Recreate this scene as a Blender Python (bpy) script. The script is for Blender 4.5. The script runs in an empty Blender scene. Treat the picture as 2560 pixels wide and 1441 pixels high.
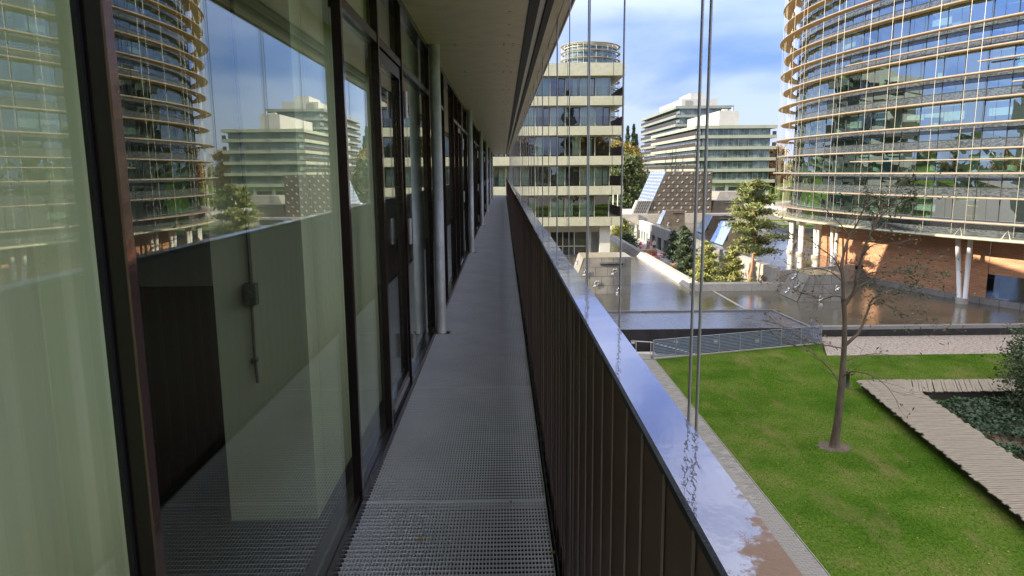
import bpy, bmesh, math, random
import numpy as np
from mathutils import Vector, Matrix, noise
random.seed(7); rng = np.random.default_rng(7)
S = bpy.context.scene; COL = S.collection
PI = math.pi; R = math.radians

# ------------------------------------------------------------------ camera
CAMZ = 10.4
def cam_basis(yaw, pitch, roll):
    f = Vector((math.sin(yaw)*math.cos(pitch), math.cos(yaw)*math.cos(pitch), -math.sin(pitch)))
    r = Vector((math.cos(yaw), -math.sin(yaw), 0)); u = r.cross(f)
    c, s = math.cos(roll), math.sin(roll)
    return f, c*r - s*u, s*r + c*u
f_, r_, u_ = cam_basis(0.011471, 0.163687, R(.5))
cd = bpy.data.cameras.new('camera'); cam = bpy.data.objects.new('camera', cd); COL.objects.link(cam)
cd.sensor_width = 36; cd.lens = 1760/2560*36; cd.clip_start = .05; cd.clip_end = 3000
M3 = Matrix((r_, u_, -f_)).transposed()
cam.matrix_world = Matrix.Translation((0, 0, CAMZ)) @ M3.to_4x4()
S.camera = cam

# ------------------------------------------------------------------ sky and sun
SUN_DIR = Vector((-.96, -.22, 0)).normalized(); SUN_EL = R(25)
sunv = Vector((SUN_DIR.x*math.cos(SUN_EL), SUN_DIR.y*math.cos(SUN_EL), math.sin(SUN_EL)))
W = bpy.data.worlds.new('World'); S.world = W; W.use_nodes = True
nt = W.node_tree; N = nt.nodes; L = nt.links
for n in list(N): N.remove(n)
out = N.new('ShaderNodeOutputWorld'); bg = N.new('ShaderNodeBackground'); bg.inputs[1].default_value = .15
sky = N.new('ShaderNodeTexSky'); sky.sky_type = 'NISHITA'; sky.sun_disc = False
sky.sun_elevation = SUN_EL; sky.sun_rotation = math.atan2(SUN_DIR.x, SUN_DIR.y)
sky.air_density = 1.0; sky.dust_density = .25; sky.ozone_density = 2.2
tc = N.new('ShaderNodeTexCoord')
sep = N.new('ShaderNodeSeparateXYZ'); L.new(tc.outputs['Generated'], sep.inputs[0])
# project clouds on a high flat layer: direction.xy / (z + .12)
ad = N.new('ShaderNodeMath'); ad.operation = 'ADD'; ad.inputs[1].default_value = .16; L.new(sep.outputs[2], ad.inputs[0])
mx = N.new('ShaderNodeMath'); mx.operation = 'MAXIMUM'; mx.inputs[1].default_value = .05; L.new(ad.outputs[0], mx.inputs[0])
dv = N.new('ShaderNodeVectorMath'); dv.operation = 'DIVIDE'
cmb = N.new('ShaderNodeCombineXYZ')
for i in range(3): L.new(mx.outputs[0], cmb.inputs[i])
L.new(tc.outputs['Generated'], dv.inputs[0]); L.new(cmb.outputs[0], dv.inputs[1])
def noise_node(scale, det, rough, loc):
    mp = N.new('ShaderNodeMapping'); mp.inputs['Location'].default_value = loc; mp.inputs['Scale'].default_value = (1, .75, .2)
    L.new(dv.outputs[0], mp.inputs[0]); nn = N.new('ShaderNodeTexNoise'); nn.inputs['Scale'].default_value = scale
    nn.inputs['Detail'].default_value = det; nn.inputs['Roughness'].default_value = rough; nn.inputs['Distortion'].default_value = .25
    L.new(mp.outputs[0], nn.inputs['Vector']); return nn
n1 = noise_node(1.15, 5, .48, (3.1, 1.7, 0))
cr = N.new('ShaderNodeValToRGB'); cr.color_ramp.elements[0].position = .33; cr.color_ramp.elements[1].position = .53
cr.color_ramp.elements[0].color = (0, 0, 0, 1); cr.color_ramp.elements[1].color = (1, 1, 1, 1)
L.new(n1.outputs['Fac'], cr.inputs[0])
# a veil of haze towards the horizon
hz = N.new('ShaderNodeMapRange'); hz.inputs['From Min'].default_value = 0; hz.inputs['From Max'].default_value = .30
hz.inputs['To Min'].default_value = .88; hz.inputs['To Max'].default_value = 0.0; L.new(sep.outputs[2], hz.inputs['Value'])
cm = N.new('ShaderNodeMath'); cm.operation = 'MULTIPLY'; cm.inputs[1].default_value = .86; L.new(cr.outputs[0], cm.inputs[0])

tint = N.new('ShaderNodeMix'); tint.data_type = 'RGBA'; tint.blend_type = 'MULTIPLY'; tint.inputs[0].default_value = 1
L.new(sky.outputs[0], tint.inputs[6]); tint.inputs[7].default_value = (.075, .14, .30, 1)
mixh = N.new('ShaderNodeMix'); mixh.data_type = 'RGBA'; L.new(hz.outputs[0], mixh.inputs[0]); L.new(tint.outputs[2], mixh.inputs[6])
mixh.inputs[7].default_value = (.52, .58, .86, 1)
clz = N.new('ShaderNodeMapRange'); clz.inputs['From Min'].default_value = .19; clz.inputs['From Max'].default_value = .42; clz.inputs['To Min'].default_value = .12
L.new(sep.outputs[2], clz.inputs['Value']); cf = N.new('ShaderNodeMath'); cf.operation = 'MULTIPLY'; L.new(cm.outputs[0], cf.inputs[0]); L.new(clz.outputs[0], cf.inputs[1])
mixc = N.new('ShaderNodeMix'); mixc.data_type = 'RGBA'; L.new(cf.outputs[0], mixc.inputs[0]); L.new(mixh.outputs[2], mixc.inputs[6])
mixc.inputs[7].default_value = (4.15, 4.1, 4.15, 1)  # overhead clouds, out of view, made extra bright to fill the shade
L.new(mixc.outputs[2], bg.inputs[0]); L.new(bg.outputs[0], out.inputs[0])
sl = bpy.data.lights.new('sun', 'SUN'); sl.energy = 2.0; sl.angle = R(.5); sl.color = (1, .88, .72)
so = bpy.data.objects.new('sun', sl); COL.objects.link(so); so.rotation_euler = (-sunv).to_track_quat('-Z', 'Y').to_euler()
so.location = (-30, -10, 60)
vs = S.view_settings; S.display_settings.display_device = 'sRGB'; vs.view_transform = 'Standard'; vs.look = 'None'; vs.exposure = 2.5; vs.gamma = 1; vs.use_curve_mapping = False
S.render.engine = 'CYCLES'; S.cycles.max_bounces = 12; S.cycles.transparent_max_bounces = 16; S.cycles.glossy_bounces = 4; S.cycles.diffuse_bounces = 7
S.cycles.caustics_reflective = False; S.cycles.caustics_refractive = False

# ------------------------------------------------------------------ materials
def newmat(name):
    m = bpy.data.materials.new(name); m.use_nodes = True
    for n in list(m.node_tree.nodes): m.node_tree.nodes.remove(n)
    return m, m.node_tree.nodes, m.node_tree.links
def mat(name, c1, c2=None, rough=.6, metal=0, scale=3, detail=6, bump=0, bscale=None, stretch=(1, 1, 1), spec=.5, island=0, lo=.35, hi=.65, bdist=.01, rough2=None, trans=0, c3=None, s3=40, coat=0):
    m, n, l = newmat(name); o = n.new('ShaderNodeOutputMaterial'); p = n.new('ShaderNodeBsdfPrincipled'); l.new(p.outputs[0], o.inputs[0])
    p.inputs['Roughness'].default_value = rough; p.inputs['Metallic'].default_value = metal; p.inputs['Specular IOR Level'].default_value = spec
    p.inputs['Coat Weight'].default_value = coat; p.inputs['Coat Roughness'].default_value = .05
    p.inputs['Base Color'].default_value = (*c1, 1)
    t = n.new('ShaderNodeTexCoord'); mp = n.new('ShaderNodeMapping'); mp.inputs['Scale'].default_value = stretch; l.new(t.outputs['Object'], mp.inputs[0])
    last = None
    if c2:
        nn = n.new('ShaderNodeTexNoise'); nn.inputs['Scale'].default_value = scale; nn.inputs['Detail'].default_value = detail; nn.inputs['Roughness'].default_value = .6
        l.new(mp.outputs[0], nn.inputs['Vector'])
        rp = n.new('ShaderNodeValToRGB'); rp.color_ramp.elements[0].position = lo; rp.color_ramp.elements[1].position = hi
        rp.color_ramp.elements[0].color = (*c1, 1); rp.color_ramp.elements[1].color = (*c2, 1); l.new(nn.outputs['Fac'], rp.inputs[0]); last = rp.outputs[0]
        if c3:
            n3 = n.new('ShaderNodeTexNoise'); n3.inputs['Scale'].default_value = s3; n3.inputs['Detail'].default_value = 4; l.new(mp.outputs[0], n3.inputs['Vector'])
            r3 = n.new('ShaderNodeValToRGB'); r3.color_ramp.elements[0].position = .45; r3.color_ramp.elements[1].position = .7; l.new(n3.outputs['Fac'], r3.inputs[0])
            m3 = n.new('ShaderNodeMix'); m3.data_type = 'RGBA'; l.new(r3.outputs[0], m3.inputs[0]); l.new(last, m3.inputs[6]); m3.inputs[7].default_value = (*c3, 1); last = m3.outputs[2]
        if rough2 is not None:
            mr = n.new('ShaderNodeMapRange'); mr.inputs['To Min'].default_value = rough; mr.inputs['To Max'].default_value = rough2
            mr.inputs['From Min'].default_value = lo; mr.inputs['From Max'].default_value = hi; l.new(nn.outputs['Fac'], mr.inputs['Value']); l.new(mr.outputs[0], p.inputs['Roughness'])
    if island:
        g = n.new('ShaderNodeNewGeometry'); hs = n.new('ShaderNodeHueSaturation')
        mr = n.new('ShaderNodeMapRange'); mr.inputs['To Min'].default_value = 1-island; mr.inputs['To Max'].default_value = 1+island
        l.new(g.outputs['Random Per Island'], mr.inputs['Value']); l.new(mr.outputs[0], hs.inputs['Value'])
        mh = n.new('ShaderNodeMapRange'); mh.inputs['To Min'].default_value = .5-.03*island; mh.inputs['To Max'].default_value = .5+.03*island
        l.new(g.outputs['Random Per Island'], mh.inputs['Value']); l.new(mh.outputs[0], hs.inputs['Hue'])
        if last: l.new(last, hs.inputs['Color'])
        else: hs.inputs['Color'].default_value = (*c1, 1)
        last = hs.outputs[0]
    if last: l.new(last, p.inputs['Base Color'])
    if bump:
        nb = n.new('ShaderNodeTexNoise'); nb.inputs['Scale'].default_value = bscale or scale*4; nb.inputs['Detail'].default_value = 5; l.new(mp.outputs[0], nb.inputs['Vector'])
        b = n.new('ShaderNodeBump'); b.inputs['Strength'].default_value = bump; b.inputs['Distance'].default_value = bdist
        l.new(nb.outputs['Fac'], b.inputs['Height']); l.new(b.outputs[0], p.inputs['Normal'])
    if trans:
        tr = n.new('ShaderNodeBsdfTranslucent'); mxs = n.new('ShaderNodeMixShader'); mxs.inputs[0].default_value = trans
        if last: l.new(last, tr.inputs[0])
        else: tr.inputs[0].default_value = (*c1, 1)
        l.new(p.outputs[0], mxs.inputs[1]); l.new(tr.outputs[0], mxs.inputs[2]); l.new(mxs.outputs[0], o.inputs[0])
    return m
def glass(name, tint, ior=1.9, refl=(1, 1, 1), rough=0, wav=0, wscale=1.5, minr=0):
    m, n, l = newmat(name); o = n.new('ShaderNodeOutputMaterial')
    t = n.new('ShaderNodeBsdfTransparent'); t.inputs[0].default_value = (*tint, 1)
    g = n.new('ShaderNodeBsdfGlossy'); g.inputs['Color'].default_value = (*refl, 1); g.inputs['Roughness'].default_value = rough
    # Schlick reflectance from the facing angle, the same from either side of the pane
    f0 = ((ior-1)/(ior+1))**2; ge = n.new('ShaderNodeNewGeometry'); dt = n.new('ShaderNodeVectorMath'); dt.operation = 'DOT_PRODUCT'
    l.new(ge.outputs['Incoming'], dt.inputs[0]); l.new(ge.outputs['Normal'], dt.inputs[1])
    def mth(op, a, b=None):
        q = n.new('ShaderNodeMath'); q.operation = op
        for i, v in enumerate((a, b)):
            if v is None: continue
            if isinstance(v, (int, float)): q.inputs[i].default_value = v
            else: l.new(v, q.inputs[i])
        return q.outputs[0]
    sch = mth('ADD', mth('MULTIPLY', mth('POWER', mth('SUBTRACT', 1.0, mth('ABSOLUTE', dt.outputs['Value'])), 5.0), 1-f0), f0)
    mx = n.new('ShaderNodeMixShader'); fac = sch
    if minr:
        ma = n.new('ShaderNodeMath'); ma.operation = 'MAXIMUM'; ma.inputs[1].default_value = minr; l.new(fac, ma.inputs[0]); fac = ma.outputs[0]
    l.new(fac, mx.inputs[0]); l.new(t.outputs[0], mx.inputs[1]); l.new(g.outputs[0], mx.inputs[2]); l.new(mx.outputs[0], o.inputs[0])
    if wav:
        tcn = n.new('ShaderNodeTexCoord'); nb = n.new('ShaderNodeTexNoise'); nb.inputs['Scale'].default_value = wscale; nb.inputs['Detail'].default_value = 1
        l.new(tcn.outputs['Object'], nb.inputs['Vector']); b = n.new('ShaderNodeBump'); b.inputs['Strength'].default_value = wav; b.inputs['Distance'].default_value = .02
        l.new(nb.outputs['Fac'], b.inputs['Height']); l.new(b.outputs[0], g.inputs['Normal'])
    return m
MM = {}
def brickmat(name, c1, c2, mortar, bw, bh, msize=.012, swap=False, rough=.8, vary=0):
    m, n, l = newmat(name); o = n.new('ShaderNodeOutputMaterial'); p = n.new('ShaderNodeBsdfPrincipled'); l.new(p.outputs[0], o.inputs[0])
    uv = n.new('ShaderNodeUVMap'); b = n.new('ShaderNodeTexBrick')
    b.inputs['Scale'].default_value = 1; b.inputs['Brick Width'].default_value = bw; b.inputs['Row Height'].default_value = bh; b.inputs['Mortar Size'].default_value = msize
    b.inputs['Color1'].default_value = (*c1, 1); b.inputs['Color2'].default_value = (*c2, 1); b.inputs['Mortar'].default_value = (*mortar, 1)
    l.new(uv.outputs[0], b.inputs['Vector'])
    nn = n.new('ShaderNodeTexNoise'); nn.inputs['Scale'].default_value = 1.3; nn.inputs['Detail'].default_value = 8; nn.inputs['Roughness'].default_value = .7
    mp = n.new('ShaderNodeMapping'); mp.inputs['Scale'].default_value = (.35, 2.5, 1); l.new(uv.outputs[0], mp.inputs[0]); l.new(mp.outputs[0], nn.inputs['Vector'])
    hs = n.new('ShaderNodeHueSaturation'); mr = n.new('ShaderNodeMapRange'); mr.inputs['From Min'].default_value = .3; mr.inputs['From Max'].default_value = .7
    mr.inputs['To Min'].default_value = .72; mr.inputs['To Max'].default_value = 1.28; l.new(nn.outputs['Fac'], mr.inputs['Value']); l.new(mr.outputs[0], hs.inputs['Value'])
    l.new(b.outputs['Color'], hs.inputs['Color']); l.new(hs.outputs[0], p.inputs['Base Color']); p.inputs['Roughness'].default_value = rough
    bu = n.new('ShaderNodeBump'); bu.inputs['Strength'].default_value = .6; bu.inputs['Distance'].default_value = .02; bu.invert = True
    l.new(b.outputs['Fac'], bu.inputs['Height']); l.new(bu.outputs[0], p.inputs['Normal'])
    return m
MM.update(
 grate=mat('galvanised_grating', (.66, .68, .70), (.78, .80, .82), .45, .15, 2.5, bump=.1),
 galv=mat('galvanised_steel', (.40, .41, .40), (.66, .67, .65), .5, .25, 9, stretch=(1, 1, .6), bump=.15, lo=.3, hi=.7),
 brown=mat('brown_powder_coat', (.17, .098, .092), (.20, .120, .112), .42, .1, 6, bump=.15, bscale=60, bdist=.002, spec=.5),
 darkframe=mat('dark_brown_frame', (.018, .011, .010), (.026, .015, .013), .22, .25, 4, spec=.6),
 frameface=mat('glossy_brown_frame', (.20, .13, .11), (.26, .17, .15), .10, .8, 5, bump=.35, bscale=14, bdist=.003, spec=1),
 slatedge=mat('slat_edge_highlight', (.30, .22, .20), (.38, .29, .26), .35, .3, 8), fbrown=mat('dark_brown_panel', (.040, .026, .022), (.055, .036, .030), .5, .1, 3),  # slatedge: edge highlight put into the colour as a lighter brown
 black=mat('black_rubber', (.012, .012, .013), rough=.6),
 hinge=mat('pale_steel_hinge', (.45, .41, .38), (.55, .50, .46), .4, .5, 20),
 soffit=mat('soffit_board', (.74, .61, .47), (.82, .69, .54), .42, 0, .9, detail=8, bump=.08, bscale=40, c3=(.68, .56, .44), s3=6),
 softrim=mat('bronze_soffit_metal', (.50, .42, .28), (.62, .54, .38), .28, .6, 1.2),
 lighttrim=mat('light_alu_strip', (.45, .44, .37), (.55, .53, .45), .3, .6, 2),
 joint=mat('dark_joint', (.06, .05, .04), rough=.8),
 band=mat('cream_green_fascia', (.40, .40, .27), (.47, .47, .335), .5, .1, .6, detail=8, bump=.05, c3=(.38, .375, .27), s3=2.5),
 bandd=mat('shaded_green_fascia', (.20, .22, .19), (.25, .27, .235), .5, .1, .3), bandc=mat('pale_green_fascia', (.31, .325, .24), (.37, .38, .29), .5, .1, .3),  # bandd: darker copy of bandc, the far block's shade put into its colour
 cream=mat('cream_render', (.58, .56, .49), (.66, .64, .56), .8, 0, .7),
 white=mat('white_box_cladding', (.40, .39, .355), (.46, .45, .41), .6, 0, .4),
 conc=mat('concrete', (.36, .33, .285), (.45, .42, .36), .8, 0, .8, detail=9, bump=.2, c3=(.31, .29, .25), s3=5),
 concd=mat('dark_and_shaded_concrete', (.15, .145, .14), (.22, .21, .20), .8, 0, .8, detail=9, bump=.2),  # shade put into the colour on terrace wall and parapet; elsewhere dark concrete
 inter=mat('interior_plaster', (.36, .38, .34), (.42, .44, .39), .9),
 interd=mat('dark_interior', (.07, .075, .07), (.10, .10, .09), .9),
 curtain=mat('pale_green_curtain', (.66, .72, .50), (.80, .84, .64), .9, 0, 2, stretch=(6, 6, .15)),
 curtainb=mat('sea_green_curtain', (.50, .60, .50), (.64, .72, .62), .9, 0, 2, stretch=(5, 5, .1)),
 partition=mat('pale_green_partition', (.84, .90, .66), (.87, .92, .72), .7, 0, .8),
 boxgrey=mat('grey_plastic', (.14, .15, .13), rough=.5),
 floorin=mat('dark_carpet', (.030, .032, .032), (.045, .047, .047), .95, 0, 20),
 gold=mat('golden_wood_soffit', (.62, .36, .09), (.74, .45, .13), .5, 0, .8, stretch=(1, 1, 4)),
 rim=mat('pale_metal_rim', (.28, .225, .16), (.35, .285, .205), .4, .2, 1),
 rod=mat('pale_steel_rod', (.50, .46, .36), rough=.4, metal=.4),
 tglass=glass('tower_glass', (.50, .62, .58), 1.75, (.78, .92, 1.0), 0, .12, .8, minr=.40),
 tfrit=None, bglass=glass('balcony_glass', (.60, .68, .64), 1.8, (.92, .97, 1), 0, .1, .8, minr=.18),
 wglass=glass('facade_glass', (.96, .975, .90), 1.85, (.95, 1, .97), 0, .02, .6),
 cglass=mat('far_window_glass', (.05, .075, .075), (.16, .21, .19), .06, 0, .5, spec=1, island=.5, lo=.4, hi=.6),
 mullion=mat('dark_mullion', (.05, .055, .055), rough=.4),
 greencol=mat('green_column', (.42, .62, .42), rough=.6),
 slab=mat('pale_green_slab', (.45, .56, .42), (.52, .62, .48), .7),
 blue=mat('blue_panel', (.02, .16, .42), rough=.5), yellow=mat('yellow_panel', (.65, .48, .04), rough=.5),
 blind=mat('pale_blind', (.50, .62, .56), (.60, .70, .64), .8),
 whitecol=mat('white_column', (.70, .69, .65), (.78, .77, .73), .45, 0, 1),
 orn=mat('polished_leaf', (.75, .73, .70), rough=.16, metal=.9),
 panelbr=mat('bronze_metal_panel', (.17, .14, .105), (.24, .20, .15), .42, .5, 1.3, island=0),
 panelgr=mat('grey_bronze_panel', (.25, .235, .20), (.33, .31, .265), .45, .2, 1.5),
 perf=mat('blue_mirror_panel', (.42, .56, .82), (.50, .64, .90), .14, .6, 1),
 boulder=mat('brown_boulder', (.17, .085, .045), (.30, .18, .10), .85, 0, 1.4, bump=.8, bscale=4, bdist=.06),
 pink=mat('coral_red_chair', (.78, .12, .14), rough=.45), tabl=mat('pale_table_top', (.62, .56, .56), rough=.4),
 bark=mat('grey_brown_bark', (.10, .075, .05), (.17, .13, .09), .9, 0, 6, stretch=(1, 1, .3), bump=.8, bdist=.02),
 pbark=mat('orange_pine_bark', (.38, .17, .08), (.50, .25, .13), .85, 0, 5, stretch=(1, 1, .4), bump=.8, bdist=.02),
 dirt=mat('bare_earth', (.11, .085, .06), (.18, .14, .10), .95, 0, 4, bump=.5),
 gravel=mat('pale_gravel', (.30, .245, .195), (.58, .49, .40), .9, 0, 9, detail=5, bump=1, bscale=14, bdist=.05, c3=(.20, .165, .13), s3=7),
 paver=mat('grey_paver', (.25, .235, .20), (.32, .30, .26), .85, 0, 3, bump=.3, island=.16), pavj=mat('paver_joint', (.10, .095, .08), rough=.95),
 terrace=mat('terrace_paving', (.24, .23, .24), (.32, .31, .32), .8, 0, 1.2, bump=.2),
 plank=mat('weathered_plank', (.25, .205, .145), (.42, .355, .26), .85, 0, 3, stretch=(.6, 9, 3), bump=.5, bdist=.004, c3=(.22, .19, .14), s3=2),
 roofb=mat('dark_roof_membrane', (.085, .09, .11), (.12, .13, .155), .20, 0, .7, detail=8, rough2=.32, spec=.8),
 blackwall=mat('black_wall', (.018, .015, .015), (.027, .023, .022), .5, 0, 1, detail=8, c3=(.035, .03, .03), s3=3),
 fence=mat('blue_grey_mesh', (.26, .30, .38), (.32, .36, .44), .4, .5, 3), postm=mat('steel_post', (.42, .42, .44), rough=.4, metal=.5),
 granite=mat('grey_granite', (.20, .19, .18), (.28, .27, .25), .5, 0, 8, bump=.1),
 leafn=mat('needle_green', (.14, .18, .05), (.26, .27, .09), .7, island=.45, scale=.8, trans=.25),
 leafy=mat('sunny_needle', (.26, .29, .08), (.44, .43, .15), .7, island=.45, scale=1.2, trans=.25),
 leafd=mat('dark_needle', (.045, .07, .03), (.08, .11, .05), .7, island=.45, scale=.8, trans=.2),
 leafs=mat('dark_green_leaf', (.05, .085, .03), (.11, .14, .055), .5, island=.5, scale=1.1, trans=.25),
 leafb=mat('brown_leaf', (.16, .08, .04), (.22, .14, .05), .7, island=.5, trans=.3),
 leafa=mat('autumn_leaf', (.30, .20, .04), (.18, .17, .04), .7, island=.45, scale=.25, trans=.3),
 leafo=mat('orange_leaf', (.34, .14, .04), (.30, .22, .05), .7, island=.4, scale=.25, trans=.3),
 leafg=mat('forest_leaf', (.06, .09, .03), (.13, .15, .05), .7, island=.45, scale=.25, trans=.25),
 ivy=mat('ivy_leaf', (.028, .06, .025), (.07, .12, .05), .5, island=.55, scale=1.0, trans=.2),
 yleaf=mat('yellow_leaf', (.55, .40, .08), (.6, .3, .1), .6, island=.3), blade=mat('grass_blade', (.075, .14, .014), (.19, .20, .05), .9, spec=0, island=.5, scale=.35, lo=.42, hi=.62, trans=.3),
 skin=mat('skin', (.55, .36, .27), rough=.6), hair=mat('dark_hair', (.04, .025, .018), rough=.7), coat1=mat('white_coat', (.62, .62, .62), rough=.8),
 coat2=mat('dark_blue_jacket', (.03, .04, .08), rough=.8), trous=mat('dark_trousers', (.03, .03, .04), rough=.85), trous2=mat('grey_trousers', (.2, .2, .2), rough=.85),
)
MM['brick'] = brickmat('orange_brickwork', (.60, .30, .155), (.50, .235, .115), (.36, .20, .12), .42, .12, .022)
# grey fritted glass of the tower with a wavy pattern
def frit():
    m, n, l = newmat('wavy_frit_glass'); o = n.new('ShaderNodeOutputMaterial'); p = n.new('ShaderNodeBsdfPrincipled'); l.new(p.outputs[0], o.inputs[0])
    t = n.new('ShaderNodeTexCoord'); mp = n.new('ShaderNodeMapping'); mp.inputs['Scale'].default_value = (1.2, 1.2, 3.2); l.new(t.outputs['Object'], mp.inputs[0])
    w = n.new('ShaderNodeTexNoise'); w.inputs['Scale'].default_value = 3.2; w.inputs['Detail'].default_value = 4; w.inputs['Distortion'].default_value = 1.2; l.new(mp.outputs[0], w.inputs['Vector'])
    r = n.new('ShaderNodeValToRGB'); r.color_ramp.elements[0].position = .44; r.color_ramp.elements[1].position = .56
    r.color_ramp.elements[0].color = (.035, .043, .048, 1); r.color_ramp.elements[1].color = (.085, .10, .105, 1); l.new(w.outputs['Fac'], r.inputs[0]); l.new(r.outputs[0], p.inputs['Base Color'])
    p.inputs['Roughness'].default_value = .08; p.inputs['Specular IOR Level'].default_value = 1
    return m
MM['tfrit'] = frit()
def grassmat():
    m, n, l = newmat('mown_lawn'); o = n.new('ShaderNodeOutputMaterial'); p = n.new('ShaderNodeBsdfPrincipled'); l.new(p.outputs[0], o.inputs[0])
    t = n.new('ShaderNodeTexCoord')
    def nz(s, d, st=(1, 1, 1)):
        mp = n.new('ShaderNodeMapping'); mp.inputs['Scale'].default_value = st; l.new(t.outputs['Object'], mp.inputs[0])
        a = n.new('ShaderNodeTexNoise'); a.inputs['Scale'].default_value = s; a.inputs['Detail'].default_value = d; a.inputs['Roughness'].default_value = .65; l.new(mp.outputs[0], a.inputs['Vector']); return a
    def ramp(src, stops):
        r = n.new('ShaderNodeValToRGB'); e = r.color_ramp.elements
        while len(e) < len(stops): e.new(.5)
        for k, (ps, c) in enumerate(stops): e[k].position = ps; e[k].color = (*c, 1)
        l.new(src, r.inputs[0]); return r
    a = ramp(nz(.28, 8).outputs['Fac'], [(.34, (.045, .108, .011)), (.47, (.075, .145, .016)), (.57, (.108, .168, .027)), (.68, (.165, .175, .050))])
    b = ramp(nz(14, 5, (1, .6, 1)).outputs['Fac'], [(.3, (.42, .46, .40)), (.7, (1.45, 1.4, 1.4))])
    mx = n.new('ShaderNodeMix'); mx.data_type = 'RGBA'; mx.blend_type = 'MULTIPLY'; mx.inputs[0].default_value = 1
    l.new(a.outputs[0], mx.inputs[6]); l.new(b.outputs[0], mx.inputs[7])
    c = ramp(nz(.55, 9, (1.6, .5, 1)).outputs['Fac'], [(.52, (0, 0, 0)), (.72, (1, 1, 1))])
    m2 = n.new('ShaderNodeMix'); m2.data_type = 'RGBA'; l.new(c.outputs[0], m2.inputs[0]); l.new(mx.outputs[2], m2.inputs[6]); m2.inputs[7].default_value = (.20, .17, .065, 1)
    mth = n.new('ShaderNodeMath'); mth.operation = 'MULTIPLY'; mth.inputs[1].default_value = .75; l.new(c.outputs[0], mth.inputs[0]); l.new(mth.outputs[0], m2.inputs[0])
    l.new(m2.outputs[2], p.inputs['Base Color']); p.inputs['Roughness'].default_value = .9; p.inputs['Specular IOR Level'].default_value = .0
    bb = n.new('ShaderNodeBump'); bb.inputs['Strength'].default_value = .9; bb.inputs['Distance'].default_value = .04; l.new(nz(9, 8).outputs['Fac'], bb.inputs['Height']); l.new(bb.outputs[0], p.inputs['Normal'])
    return m
MM['grass'] = grassmat()
def watermat(name, base, sc, strength, base2):
    m, n, l = newmat(name); o = n.new('ShaderNodeOutputMaterial'); p = n.new('ShaderNodeBsdfPrincipled'); l.new(p.outputs[0], o.inputs[0])
    p.inputs['Roughness'].default_value = .04; p.inputs['IOR'].default_value = 1.65; p.inputs['Specular IOR Level'].default_value = .7
    t = n.new('ShaderNodeTexCoord'); c = n.new('ShaderNodeTexNoise'); c.inputs['Scale'].default_value = .25; c.inputs['Detail'].default_value = 5; l.new(t.outputs['Object'], c.inputs['Vector'])
    r = n.new('ShaderNodeValToRGB'); r.color_ramp.elements[0].position = .35; r.color_ramp.elements[1].position = .65
    r.color_ramp.elements[0].color = (*base, 1); r.color_ramp.elements[1].color = (*base2, 1); l.new(c.outputs['Fac'], r.inputs[0]); l.new(r.outputs[0], p.inputs['Base Color'])
    h = None
    for s, w, st in ((sc, .6, (1, 1.6, 1)), (sc*3.3, .3, (1, 1.3, 1)), (sc*.25, 1.2, (1, 1, 1))):
        mp = n.new('ShaderNodeMapping'); mp.inputs['Scale'].default_value = st; mp.inputs['Rotation'].default_value = (0, 0, .5); l.new(t.outputs['Object'], mp.inputs[0])
        a = n.new('ShaderNodeTexNoise'); a.inputs['Scale'].default_value = s; a.inputs['Detail'].default_value = 3; l.new(mp.outputs[0], a.inputs['Vector'])
        q = n.new('ShaderNodeMath'); q.operation = 'MULTIPLY'; q.inputs[1].default_value = w; l.new(a.outputs['Fac'], q.inputs[0])
        if h is None: h = q.outputs[0]
        else:
            s_ = n.new('ShaderNodeMath'); s_.operation = 'ADD'; l.new(h, s_.inputs[0]); l.new(q.outputs[0], s_.inputs[1]); h = s_.outputs[0]
    b = n.new('ShaderNodeBump'); b.inputs['Strength'].default_value = strength; b.inputs['Distance'].default_value = .05; l.new(h, b.inputs['Height']); l.new(b.outputs[0], p.inputs['Normal'])
    return m
MM['water'] = watermat('rippled_pond_water', (.075, .07, .05), 3.2, .34, (.13, .115, .075))
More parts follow.
